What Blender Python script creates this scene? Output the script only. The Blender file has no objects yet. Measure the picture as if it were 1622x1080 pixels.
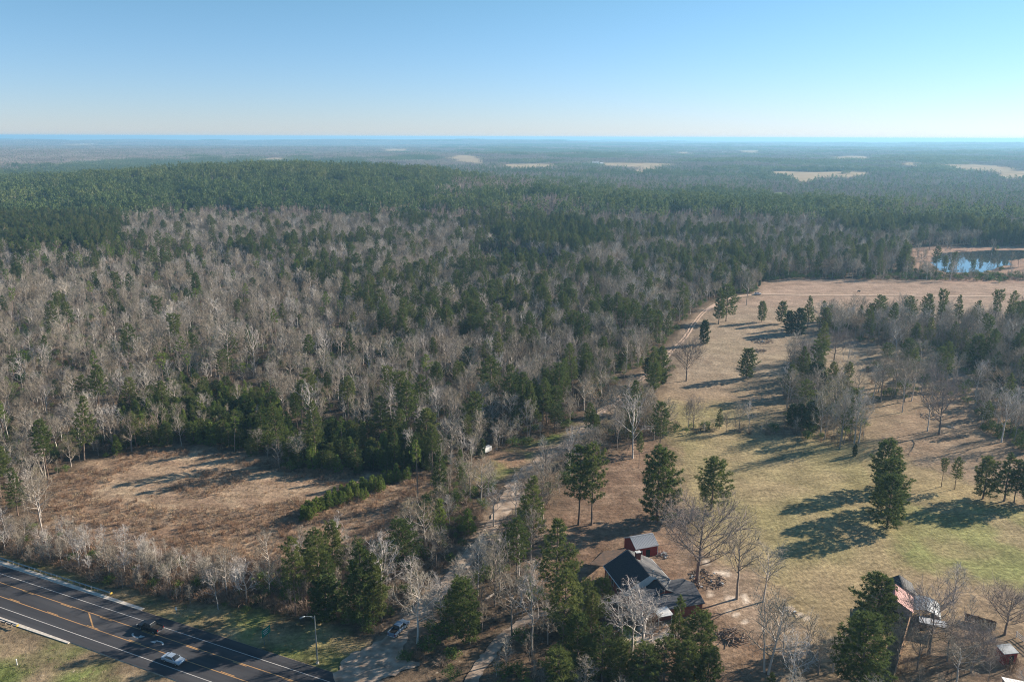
import bpy, bmesh, math, random
import numpy as np
from mathutils import Matrix, Vector

C = bpy.context.scene.collection
SC = bpy.context.scene
rng = np.random.default_rng(7)
random.seed(7)

# ------------------------------------------------------------------ camera
FW, FH, FPX = 1622.0, 1080.0, 1261.0
CAM_Z = 100.0
PITCH = math.radians(14.36)
ROLL = math.radians(0.2)
cp, sp_ = math.cos(PITCH), math.sin(PITCH)
FWD = np.array([0, cp, -sp_])
R0 = np.array([1.0, 0, 0]); U0 = np.array([0, sp_, cp])
RGT = math.cos(ROLL) * R0 + math.sin(ROLL) * U0
UPV = np.cross(RGT, FWD)
CAMP = np.array([0, 0, CAM_Z])
cam_d = bpy.data.cameras.new('camera')
cam_d.lens = FPX / FW * 36.0; cam_d.sensor_width = 36.0
cam_d.clip_start = 1.0; cam_d.clip_end = 90000.0
cam = bpy.data.objects.new('camera', cam_d); C.objects.link(cam)
cam.matrix_world = Matrix(((RGT[0], UPV[0], -FWD[0], 0), (RGT[1], UPV[1], -FWD[1], 0),
                           (RGT[2], UPV[2], -FWD[2], CAM_Z), (0, 0, 0, 1)))
SC.camera = cam

# ------------------------------------------------------------------ light
SUN_EL, SUN_AZ = math.radians(22.5), math.radians(24.0)      # azimuth from +X towards +Y
sund = Vector((math.cos(SUN_AZ) * math.cos(SUN_EL), math.sin(SUN_AZ) * math.cos(SUN_EL), math.sin(SUN_EL)))
sl = bpy.data.lights.new('sun', 'SUN'); sl.energy = 5.0; sl.angle = math.radians(0.5); sl.color = (1.0, 0.87, 0.72)
so = bpy.data.objects.new('sun', sl); C.objects.link(so)
so.rotation_euler = (-sund).to_track_quat('-Z', 'Y').to_euler()
W = bpy.data.worlds.new('World'); SC.world = W; W.use_nodes = True
wn = W.node_tree; bg = wn.nodes['Background']
sky = wn.nodes.new('ShaderNodeTexSky'); sky.sky_type = 'NISHITA'; sky.sun_disc = False
sky.sun_elevation = SUN_EL; sky.sun_rotation = math.radians(90) - SUN_AZ
sky.altitude = 100; sky.air_density = 1.0; sky.dust_density = 0.0; sky.ozone_density = 4.0
tint = wn.nodes.new('ShaderNodeVectorMath'); tint.operation = 'MULTIPLY'; 
geo = wn.nodes.new('ShaderNodeTexCoord'); sxyz = wn.nodes.new('ShaderNodeSeparateXYZ'); wn.links.new(geo.outputs['Generated'], sxyz.inputs[0])
mr = wn.nodes.new('ShaderNodeMapRange'); mr.inputs[1].default_value = 0.0; mr.inputs[2].default_value = 0.2; wn.links.new(sxyz.outputs[2], mr.inputs[0])
mxc = wn.nodes.new('ShaderNodeMix'); mxc.data_type = 'RGBA'; mxc.inputs[6].default_value = (0.76, 0.84, 1.22, 1); mxc.inputs[7].default_value = (0.78, 0.98, 0.93, 1)
wn.links.new(mr.outputs[0], mxc.inputs[0]); wn.links.new(mxc.outputs[2], tint.inputs[1])
wn.links.new(sky.outputs[0], tint.inputs[0]); wn.links.new(tint.outputs[0], bg.inputs[0]); bg.inputs[1].default_value = 0.064
SC.view_settings.view_transform = 'Standard'; SC.view_settings.look = 'None'
SC.view_settings.gamma = 1.0; SC.view_settings.use_curve_mapping = False
SC.view_settings.exposure = 1.15
cy = SC.cycles
cy.max_bounces = 4; cy.diffuse_bounces = 2; cy.glossy_bounces = 2; cy.transmission_bounces = 2
cy.volume_bounces = 0; cy.transparent_max_bounces = 4
cy.use_denoising = True; cy.denoising_prefilter = 'NONE'; cy.filter_width = 1.05
cy.caustics_reflective = False; cy.caustics_refractive = False

# ------------------------------------------------------------------ terrain
def sstep(a, b, x):
    t = np.clip((x - a) / (b - a), 0, 1); return t * t * (3 - 2 * t)

def _hash(ix, iy, s):
    h = (ix.astype(np.int64) * 374761393 + iy.astype(np.int64) * 668265263 + s * 1442695041) & 0x7fffffff
    h = ((h ^ (h >> 13)) * 1274126177) & 0x7fffffff
    return ((h ^ (h >> 16)) & 0xffff) / 65535.0

def vnoise(x, y, s=0):
    x = np.asarray(x, float); y = np.asarray(y, float)
    ix = np.floor(x); iy = np.floor(y); fx = x - ix; fy = y - iy
    fx = fx * fx * (3 - 2 * fx); fy = fy * fy * (3 - 2 * fy)
    a = _hash(ix, iy, s); b = _hash(ix + 1, iy, s); c = _hash(ix, iy + 1, s); d = _hash(ix + 1, iy + 1, s)
    return (a * (1 - fx) + b * fx) * (1 - fy) + (c * (1 - fx) + d * fx) * fy

def fbm(x, y, s=0, o=3):
    v = 0; a = 0.5; t = 0
    for i in range(o):
        v = v + a * vnoise(x * 2 ** i, y * 2 ** i, s + i * 17); t += a; a *= 0.5
    return v / t

def gz(x, y):
    x = np.asarray(x, float); y = np.asarray(y, float)
    g = lambda cx, cy_, sx, sy, a: a * np.exp(-((x - cx) / sx) ** 2 - ((y - cy_) / sy) ** 2)
    z = g(-430, 1420, 430, 430, 36) + g(-150, 1250, 330, 300, 10) + g(260, 1000, 380, 170, 12) + g(900, 1900, 800, 650, -14)
    z = z + g(-1300, 2300, 900, 700, -8)
    d = np.hypot(x, y)
    z = z + sstep(900, 1500, d) * 9 * (fbm(x / 330, y / 260, 14, 2) - 0.5)
    z = z + sstep(1600, 3500, d) * 26 * (fbm(x / 1500, y / 900, 3) - 0.5)
    z = z + sstep(6000, 15000, d) * 165 * (fbm(x / 3200, y / 2600, 9, 4) - 0.47)
    z = z - sstep(500, 3000, d) * (d ** 2 / (2 * 7.4e6))
    return z * sstep(420, 700, np.hypot(x, y))

def project(x, y, z):
    px = np.asarray(x, float); py = np.asarray(y, float); pz = np.asarray(z, float) - CAM_Z
    dep = px * FWD[0] + py * FWD[1] + pz * FWD[2]
    r = px * RGT[0] + py * RGT[1] + pz * RGT[2]
    u = px * UPV[0] + py * UPV[1] + pz * UPV[2]
    dd = np.where(dep > 1, dep, np.nan)
    return FW / 2 + FPX * r / dd, FH / 2 - FPX * u / dd, dep

def ray(px, py):
    return FWD + RGT * (px - FW / 2) / FPX - UPV * (py - FH / 2) / FPX

def at(px, py, z=None):
    d = ray(px, py)
    if z is not None:
        s = (z - CAM_Z) / d[2]
        return CAMP + d * s
    if d[2] < 0 and (py > 470):
        s = -CAM_Z / d[2]; return CAMP + d * s
    s = 300.0
    while s < 60000:
        p = CAMP + d * s
        if p[2] < gz(p[0], p[1]):
            a, b = s / 1.01, s
            for _ in range(14):
                m = (a + b) / 2; q = CAMP + d * m
                if q[2] < gz(q[0], q[1]): b = m
                else: a = m
            return CAMP + d * b
        s *= 1.01
    return CAMP + d * s

def height_of(bx, by, ty):
    b = at(bx, by); x, y, dep = project(*b)
    rel = b - CAMP
    down = -rel @ UPV; dp = rel @ FWD
    v = (ty - FH / 2) / FPX
    k = UPV[2]; f = -FWD[2]
    return (down - v * dp) / (k - v * f)

def pip(poly, x, y):
    x = np.asarray(x, float); y = np.asarray(y, float)
    ins = np.zeros(x.shape, bool); n = len(poly)
    for i in range(n):
        x1, y1 = poly[i]; x2, y2 = poly[(i + 1) % n]
        if y1 == y2: continue
        c = ((y1 > y) != (y2 > y)) & (x < (x2 - x1) * (y - y1) / (y2 - y1) + x1)
        ins ^= c
    return ins

def seg_dist(pts, x, y):
    best = np.full(np.shape(x), 1e9)
    for (a, b) in zip(pts[:-1], pts[1:]):
        ax, ay = a[0], a[1]; dx, dy = b[0] - ax, b[1] - ay
        t = np.clip(((x - ax) * dx + (y - ay) * dy) / (dx * dx + dy * dy + 1e-9), 0, 1)
        best = np.minimum(best, np.hypot(x - ax - t * dx, y - ay - t * dy))
    return best

# ------------------------------------------------------------------ regions (outlines of the ground areas)
MEADOW = [(1060, 700), (1035, 655), (1040, 622), (1062, 596), (1078, 566), (1098, 530), (1122, 497), (1160, 480), (1192, 470), (1208, 447), (1245, 441),
          (1420, 444), (1760, 447), (2300, 470), (2700, 1300), (1180, 1300), (1150, 1040), (1130, 930), (1095, 868), (1080, 800)]
YARD = [(1060, 700), (1000, 700), (930, 745), (870, 800), (840, 870), (870, 930), (930, 980), (1000, 1010), (1060, 1110), (1190, 1300), (1230, 1100), (1250, 990), (1180, 900), (1095, 868), (1080, 800)]
BRUSHF = [(70, 765), (120, 742), (180, 722), (225, 712), (330, 706), (390, 722), (440, 742), (520, 750), (600, 752), (655, 745), (700, 760), (660, 800),
          (600, 850), (540, 878), (470, 880), (400, 915), (300, 905), (180, 880), (110, 852), (70, 830)]
STRAW = [(140, 775), (215, 735), (300, 716), (390, 738), (450, 752), (540, 772), (500, 790), (400, 798), (330, 806), (250, 796), (170, 792)]
VERGE = [(-500, 700), (-60, 862), (0, 876), (110, 912), (220, 945), (300, 962), (400, 975), (520, 990), (590, 1010), (575, 1045), (545, 1080), (360, 1012), (220, 968), (0, 903), (-500, 760)]
NEARV = [(-500, 820), (-60, 950), (0, 972), (109, 1017), (169, 1037), (280, 1080), (420, 1135), (300, 1300), (-600, 1300)]
PATCHG = [(745, 748), (772, 722), (850, 700), (930, 668), (960, 650), (928, 690), (862, 725), (800, 760), (752, 775)]
POND = [(1476, 407), (1500, 401), (1560, 397), (1640, 396), (1800, 399), (1800, 404), (1640, 406), (1600, 413), (1600, 420), (1560, 431), (1500, 432), (1480, 422)]
PONDSIDE = [(1440, 392), (1500, 390), (1800, 390), (1850, 450), (1500, 448), (1440, 425)]
CLEAR2 = [(742, 404), (800, 403), (850, 412), (905, 424), (870, 436), (800, 425), (750, 420)]
NEARY = [(1410, 800), (1470, 790), (1640, 815), (2000, 840), (2000, 960), (1560, 930), (1450, 900), (1405, 855)]
WOODR = [(1290, 508), (1400, 506), (1500, 512), (1800, 512), (2100, 560), (2100, 680), (1800, 660), (1622, 640), (1560, 610), (1500, 578), (1440, 560), (1380, 545), (1300, 532)]
GROVE = [(1228, 604), (1262, 596), (1300, 588), (1345, 606), (1368, 650), (1372, 700), (1330, 708), (1262, 694), (1236, 690), (1246, 650)]
GROVE2 = [(1262, 560), (1310, 575), (1300, 592), (1262, 598), (1240, 590)]
COPSE = [(1370, 560), (1500, 560), (1560, 600), (1640, 640), (1640, 660), (1540, 640), (1480, 625), (1380, 640)]
HEDGE = [(1062, 674), (1150, 678), (1245, 684), (1245, 694), (1150, 688), (1062, 688)]
WOODR2 = [(1540, 640), (1622, 650), (1800, 680), (1800, 745), (1640, 720), (1560, 690)]
YARD2 = [(1250, 990), (1290, 985), (1310, 1075), (1410, 1090), (1440, 985), (1520, 985), (1600, 1010), (1700, 1060), (1700, 1300), (1250, 1300)]
DRIVE = [(560, 1090, 10), (578, 1066, 9.5), (600, 1042, 7.5), (632, 1003, 5.5), (668, 965, 5), (712, 920, 4.5), (752, 872, 4.5), (785, 828, 4.8), (808, 790, 5.8),
         (830, 757, 6.5), (862, 728, 5.4), (900, 702, 4.4), (925, 683, 3.8), (950, 655, 3.4), (985, 628, 3), (1015, 602, 3), (1045, 578, 3), (1064, 556, 3),
         (1085, 535, 2.8), (1100, 512, 2.8), (1118, 492, 2.8), (1150, 475, 2.8), (1196, 467, 3), (1300, 467.5, 3), (1450, 468.5, 3), (1700, 471, 3), (2000, 474, 3)]
PATH2 = [(735, 1100, 3.2), (762, 1055, 3.2), (790, 1018, 3.2), (825, 988, 3), (870, 968, 2.8), (920, 962, 2.6)]
DRW = [tuple(at(a, b)[:2]) + (w * (.8 if 800 < b < 1020 else 1),) for a, b, w in DRIVE]
P2W = [tuple(at(a, b)[:2]) + (w * .8,) for a, b, w in PATH2]
# the highway axis: two points of its middle, and the normal
ra = at(0, 944)[:2]; rb = at(391, 1079)[:2]
rdir = (rb - ra) / np.linalg.norm(rb - ra); rnor = np.array([-rdir[1], rdir[0]])
roff = lambda x, y: (x - ra[0]) * rnor[0] + (y - ra[1]) * rnor[1]

# ------------------------------------------------------------------ helpers
def tag(o, label=None, cat=None, group=None, kind=None):
    if label: o['label'] = label
    if cat: o['category'] = cat
    if group: o['group'] = group
    if kind: o['kind'] = kind
    return o

def empty(name, loc, rz=0.0):
    o = bpy.data.objects.new(name, None); o.location = loc; o.rotation_euler = (0, 0, rz); o.empty_display_size = 0.5
    C.objects.link(o); return o

def link(name, me, parent=None, loc=None):
    o = bpy.data.objects.new(name, me); C.objects.link(o)
    if parent: o.parent = parent
    if loc is not None: o.location = loc
    return o

class MB:
    def __init__(s): s.v = []; s.f = []; s.m = []
    def add(s, vs, fs, mi=0):
        n = len(s.v); s.v.extend(vs); s.f.extend([tuple(i + n for i in f) for f in fs]); s.m.extend([mi] * len(fs))
    def tube(s, pts, rad, k=4, mi=0, cap=False):
        n0 = len(s.v); P = [np.asarray(p, float) for p in pts]
        for i, p in enumerate(P):
            d = P[min(i + 1, len(P) - 1)] - P[max(i - 1, 0)]
            d = d / (np.linalg.norm(d) + 1e-9)
            a = np.cross(d, (0, 0, 1.0) if abs(d[2]) < 0.9 else (1.0, 0, 0)); a /= np.linalg.norm(a) + 1e-9
            b = np.cross(d, a)
            for j in range(k):
                t = 2 * math.pi * j / k
                s.v.append(tuple(p + (a * math.cos(t) + b * math.sin(t)) * rad[i]))
        for i in range(len(P) - 1):
            for j in range(k):
                a0 = n0 + i * k + j; a1 = n0 + i * k + (j + 1) % k
                s.f.append((a0, a1, a1 + k, a0 + k)); s.m.append(mi)
        if cap:
            s.f.append(tuple(n0 + j for j in range(k))[::-1]); s.m.append(mi)
            s.f.append(tuple(n0 + (len(P) - 1) * k + j for j in range(k))); s.m.append(mi)
    def tri(s, a, b, c, mi=0):
        n = len(s.v); s.v.extend((tuple(a), tuple(b), tuple(c))); s.f.append((n, n + 1, n + 2)); s.m.append(mi)
    def box(s, c, d, mi=0, rz=0.0):
        cx, cy_, cz = c; hx, hy, hz = d[0] / 2, d[1] / 2, d[2] / 2
        co, si = math.cos(rz), math.sin(rz)
        vs = [(cx + x * hx * co - y * hy * si, cy_ + x * hx * si + y * hy * co, cz + z * hz) for z in (-1, 1) for x, y in ((-1, -1), (1, -1), (1, 1), (-1, 1))]
        s.add(vs, [(3, 2, 1, 0), (4, 5, 6, 7), (0, 1, 5, 4), (1, 2, 6, 5), (2, 3, 7, 6), (3, 0, 4, 7)], mi)
    def beam(s, a, b, w, h, mi=0):
        a = np.array(a, float); b = np.array(b, float); d = b - a; d /= np.linalg.norm(d)
        sd = np.cross(d, (0, 0, 1.0)); 
        if np.linalg.norm(sd) < 1e-6: sd = np.array((1.0, 0, 0))
        sd /= np.linalg.norm(sd); up = np.cross(sd, d)
        vs = [tuple(p + sd * sx * w / 2 + up * sz * h / 2) for p in (a, b) for sx, sz in ((-1, -1), (1, -1), (1, 1), (-1, 1))]
        s.add(vs, [(0, 1, 2, 3), (7, 6, 5, 4), (0, 4, 5, 1), (1, 5, 6, 2), (2, 6, 7, 3), (3, 7, 4, 0)], mi)
    def mesh(s, name, mats, smooth=False):
        me = bpy.data.meshes.new(name); me.from_pydata(s.v, [], s.f)
        for m in (mats if isinstance(mats, (list, tuple)) else [mats]): me.materials.append(m)
        if any(s.m): me.polygons.foreach_set('material_index', s.m)
        if smooth: me.polygons.foreach_set('use_smooth', [True] * len(s.f))
        me.update(); return me
    def obj(s, name, mats, parent=None, smooth=False, bevel=0.0):
        o = link(name, s.mesh(name, mats, smooth), parent)
        if bevel:
            b = o.modifiers.new('bevel', 'BEVEL'); b.width = bevel; b.segments = 2; b.limit_method = 'ANGLE'
        return o

# ------------------------------------------------------------------ materials
def newmat(name):
    m = bpy.data.materials.new(name); m.use_nodes = True
    nt = m.node_tree; p = nt.nodes['Principled BSDF']; p.inputs['Roughness'].default_value = 0.85
    p.inputs['Specular IOR Level'].default_value = 0.25
    return m, nt, p

def ramp(nt, cols):
    r = nt.nodes.new('ShaderNodeValToRGB'); e = r.color_ramp.elements
    while len(e) > 2: e.remove(e[-1])
    for i, c in enumerate(cols):
        pos = i / (len(cols) - 1)
        el = e[i] if i < 2 else e.new(pos)
        el.position = pos; el.color = (*c, 1)
    return r

def m_vary(name, cols, noise_scale=None, nmix=0.35, rough=0.9, transl=0.0, spec=0.1, loc=None, locw=0.9):
    """one colour per object (from its own random number), plus noise along the piece"""
    m, nt, p = newmat(name); p.inputs['Roughness'].default_value = rough; p.inputs['Specular IOR Level'].default_value = spec
    oi = nt.nodes.new('ShaderNodeObjectInfo'); r = ramp(nt, cols); src = oi.outputs['Random']
    if loc:
        ln = nt.nodes.new('ShaderNodeTexNoise'); ln.inputs['Scale'].default_value = loc; ln.inputs['Detail'].default_value = 3
        nt.links.new(oi.outputs['Location'], ln.inputs['Vector'])
        lm = nt.nodes.new('ShaderNodeMapRange'); lm.inputs[1].default_value = .33; lm.inputs[2].default_value = .67; nt.links.new(ln.outputs['Fac'], lm.inputs[0])
        mm = nt.nodes.new('ShaderNodeMix'); mm.inputs[0].default_value = locw * .6; nt.links.new(src, mm.inputs[2]); nt.links.new(lm.outputs[0], mm.inputs[3]); src = mm.outputs[0]
    if noise_scale:
        tc = nt.nodes.new('ShaderNodeTexCoord'); n = nt.nodes.new('ShaderNodeTexNoise')
        n.inputs['Scale'].default_value = noise_scale; n.inputs['Detail'].default_value = 3
        nt.links.new(tc.outputs['Object'], n.inputs['Vector'])
        a = nt.nodes.new('ShaderNodeMath'); a.operation = 'MULTIPLY_ADD'
        nt.links.new(n.outputs['Fac'], a.inputs[0]); a.inputs[1].default_value = nmix * 2
        s2 = nt.nodes.new('ShaderNodeMath'); s2.operation = 'SUBTRACT'; nt.links.new(src, s2.inputs[0]); s2.inputs[1].default_value = nmix
        nt.links.new(s2.outputs[0], a.inputs[2]); src = a.outputs[0]
    nt.links.new(src, r.inputs[0]); nt.links.new(r.outputs[0], p.inputs['Base Color'])
    if transl:
        t = nt.nodes.new('ShaderNodeBsdfTranslucent'); mx = nt.nodes.new('ShaderNodeMixShader'); mx.inputs[0].default_value = transl
        nt.links.new(r.outputs[0], t.inputs[0]); nt.links.new(p.outputs[0], mx.inputs[1]); nt.links.new(t.outputs[0], mx.inputs[2])
        nt.links.new(mx.outputs[0], nt.nodes['Material Output'].inputs[0])
    return m

def m_surf(name, col, col2=None, scale=2.0, rough=0.7, metal=0.0, spec=0.3, bump=0.0, detail=5, streak=None):
    m, nt, p = newmat(name); p.inputs['Roughness'].default_value = rough; p.inputs['Metallic'].default_value = metal; p.inputs['Specular IOR Level'].default_value = spec
    col2 = col2 or tuple(c * 0.75 for c in col)
    tc = nt.nodes.new('ShaderNodeTexCoord'); n = nt.nodes.new('ShaderNodeTexNoise'); n.inputs['Scale'].default_value = scale; n.inputs['Detail'].default_value = detail
    mp = nt.nodes.new('ShaderNodeMapping'); nt.links.new(tc.outputs['Object'], mp.inputs[0]); nt.links.new(mp.outputs[0], n.inputs['Vector'])
    if streak: mp.inputs['Scale'].default_value = streak
    r = ramp(nt, [col2, tuple((a + b) / 2 for a, b in zip(col, col2)), col]); r.color_ramp.elements[0].position = 0.3; r.color_ramp.elements[-1].position = 0.7
    nt.links.new(n.outputs['Fac'], r.inputs[0]); nt.links.new(r.outputs[0], p.inputs['Base Color'])
    if bump:
        b = nt.nodes.new('ShaderNodeBump'); b.inputs['Strength'].default_value = 0.6; b.inputs['Distance'].default_value = bump
        nt.links.new(n.outputs['Fac'], b.inputs['Height']); nt.links.new(b.outputs[0], p.inputs['Normal'])
    return m

M = {}
M['bark_grey'] = m_vary('grey_bark', [(0.20, 0.165, 0.14), (0.33, 0.285, 0.25), (0.52, 0.47, 0.42)], 0.5, 0.2)
M['bark_pale'] = m_vary('pale_bark', [(0.34, 0.30, 0.26), (0.47, 0.43, 0.385), (0.58, 0.54, 0.50)], 0.5, 0.2)
M['twig'] = m_vary('twigs', [(0.15, 0.12, 0.088), (0.26, 0.222, 0.170), (0.345, 0.305, 0.245), (0.45, 0.42, 0.375)], 0.3, 0.2, loc=.03)
M['twig_pale'] = m_vary('pale_twigs', [(0.30, 0.26, 0.235), (0.41, 0.37, 0.335), (0.50, 0.46, 0.42)], 0.3, 0.2)
M['twig_oak'] = m_vary('oak_twigs', [(0.22, 0.18, 0.16), (0.29, 0.25, 0.23)], 0.3, 0.2)
M['bark_oak'] = m_vary('oak_bark', [(0.17, 0.135, 0.115), (0.24, 0.20, 0.18)], 0.5, 0.2)
M['tan_leaf'] = m_vary('tan_leaves', [(0.30, 0.19, 0.10), (0.40, 0.27, 0.14)], 0.6, 0.2, transl=0.2)
M['olive_leaf'] = m_vary('olive_leaves', [(0.22, 0.20, 0.09), (0.31, 0.27, 0.13)], 0.6, 0.2, transl=0.2)
M['pbark'] = m_vary('pine_bark', [(0.15, 0.105, 0.08), (0.27, 0.20, 0.16)], 0.7, 0.2)
M['needle'] = m_vary('pine_needles', [(0.070, 0.102, 0.032), (0.110, 0.142, 0.042), (0.170, 0.185, 0.058)], 0.35, 0.3, transl=0.38, loc=.02, locw=.6)
M['needle_dk'] = m_vary('dark_needles', [(0.068, 0.108, 0.038), (0.125, 0.158, 0.050)], 0.35, 0.3, transl=0.36)
M['needle_lt'] = m_vary('light_needles', [(0.11, 0.165, 0.035), (0.20, 0.25, 0.055)], 0.35, 0.3, transl=0.3)
M['cedar'] = m_vary('cedar_sprays', [(0.042, 0.072, 0.028), (0.075, 0.105, 0.036)], 0.6, 0.3, transl=0.2)
M['brown_brush'] = m_vary('brown_brush', [(0.13, 0.095, 0.07), (0.24, 0.175, 0.13), (0.33, 0.26, 0.20)], 0.6, 0.3, transl=0.1)
M['rust_brush'] = m_vary('rust_brush', [(0.19, 0.115, 0.072), (0.30, 0.19, 0.12), (0.37, 0.26, 0.17)], 0.6, 0.3, transl=0.15)
M['straw'] = m_vary('straw', [(0.34, 0.25, 0.15), (0.48, 0.38, 0.25)], 0.6, 0.3, transl=0.15)
M['green_grass'] = m_vary('green_grass', [(0.08, 0.13, 0.03), (0.19, 0.21, 0.07)], 0.6, 0.3, transl=0.15)
M['privet'] = m_vary('green_shrub_leaves', [(0.07, 0.12, 0.03), (0.15, 0.20, 0.055)], 0.6, 0.3, transl=0.2)

def m_ground():
    m, nt, p = newmat('ground_soil'); p.inputs['Roughness'].default_value = 1.0; p.inputs['Specular IOR Level'].default_value = 0.05
    a = nt.nodes.new('ShaderNodeAttribute'); a.attribute_name = 'Col'
    tc = nt.nodes.new('ShaderNodeTexCoord')
    def noise(sc, det, mapsc=None):
        n = nt.nodes.new('ShaderNodeTexNoise'); n.inputs['Scale'].default_value = sc; n.inputs['Detail'].default_value = det; n.inputs['Roughness'].default_value = 0.65
        if mapsc:
            mp = nt.nodes.new('ShaderNodeMapping'); mp.inputs['Scale'].default_value = mapsc; mp.inputs['Rotation'].default_value = (0, 0, 0.4)
            nt.links.new(tc.outputs['Object'], mp.inputs[0]); nt.links.new(mp.outputs[0], n.inputs['Vector'])
        else: nt.links.new(tc.outputs['Object'], n.inputs['Vector'])
        return n
    n1 = noise(0.12, 6); n2 = noise(0.9, 6); n3 = noise(0.35, 4, (0.25, 1.6, 1))
    def rmp(src, lo, hi, a0=0.3, a1=0.7):
        r = nt.nodes.new('ShaderNodeMapRange'); r.inputs[1].default_value = a0; r.inputs[2].default_value = a1; r.inputs[3].default_value = lo; r.inputs[4].default_value = hi
        nt.links.new(src.outputs['Fac'], r.inputs[0]); return r
    r1 = rmp(n1, 0.70, 1.28); r2 = rmp(n2, 0.60, 1.40); r3 = rmp(n3, 0.80, 1.2)
    k = nt.nodes.new('ShaderNodeMath'); k.operation = 'MULTIPLY'; nt.links.new(r1.outputs[0], k.inputs[0]); nt.links.new(r2.outputs[0], k.inputs[1])
    k2 = nt.nodes.new('ShaderNodeMath'); k2.operation = 'MULTIPLY'; nt.links.new(k.outputs[0], k2.inputs[0]); nt.links.new(r3.outputs[0], k2.inputs[1])
    wv = nt.nodes.new('ShaderNodeTexWave'); wv.inputs['Scale'].default_value = 0.2; wv.inputs['Distortion'].default_value = 5.0; wv.inputs['Detail'].default_value = 2; wv.inputs['Detail Scale'].default_value = .12
    wm = nt.nodes.new('ShaderNodeMapping'); wm.inputs['Rotation'].default_value = (0, 0, 1.1); nt.links.new(tc.outputs['Object'], wm.inputs[0]); nt.links.new(wm.outputs[0], wv.inputs['Vector'])
    wk = nt.nodes.new('ShaderNodeMapRange'); wk.inputs[3].default_value = -.055; wk.inputs[4].default_value = .055; nt.links.new(wv.outputs['Fac'], wk.inputs[0])
    wq = nt.nodes.new('ShaderNodeMath'); wq.operation = 'MULTIPLY_ADD'; nt.links.new(wk.outputs[0], wq.inputs[0]); nt.links.new(a.outputs['Alpha'], wq.inputs[1]); wq.inputs[2].default_value = 1.0
    k3 = nt.nodes.new('ShaderNodeMath'); k3.operation = 'MULTIPLY'; nt.links.new(k2.outputs[0], k3.inputs[0]); nt.links.new(wq.outputs[0], k3.inputs[1]); k2 = k3
    v = nt.nodes.new('ShaderNodeVectorMath'); v.operation = 'SCALE'; nt.links.new(a.outputs['Color'], v.inputs[0]); nt.links.new(k2.outputs[0], v.inputs['Scale'])
    n4 = noise(0.75, 3); n5 = noise(0.05, 3)
    f1 = rmp(n4, 0, 1, .66, .72); f2 = rmp(n5, 0, 1, .5, .62); fm = nt.nodes.new('ShaderNodeMath'); fm.operation = 'MULTIPLY'
    nt.links.new(f1.outputs[0], fm.inputs[0]); nt.links.new(f2.outputs[0], fm.inputs[1])
    mx = nt.nodes.new('ShaderNodeMix'); mx.data_type = 'RGBA'; mx.inputs[7].default_value = (0.46, 0.38, 0.28, 1)
    nt.links.new(fm.outputs[0], mx.inputs[0]); nt.links.new(v.outputs[0], mx.inputs[6]); nt.links.new(mx.outputs[2], p.inputs['Base Color'])
    b = nt.nodes.new('ShaderNodeBump'); b.inputs['Strength'].default_value = 0.8; b.inputs['Distance'].default_value = 0.35
    nt.links.new(n2.outputs['Fac'], b.inputs['Height']); nt.links.new(b.outputs[0], p.inputs['Normal'])
    return m
M['ground'] = m_ground()

# ------------------------------------------------------------------ ground sheet
def lines(near0, near1, step, mid0, mid1, mstep, far, g=1.036):
    a = list(np.arange(near0, near1 + 1e-6, step)); lo = a[0]; hi = a[-1]
    while hi < mid1: hi += mstep; a.append(hi)
    while lo > mid0: lo -= mstep; a.insert(0, lo)
    s = mstep
    while hi < far[1]: s *= g; hi += s; a.append(hi)
    s = mstep
    while lo > far[0]: s *= g * 1.02; lo -= s; a.insert(0, lo)
    return np.array(a)

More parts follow.
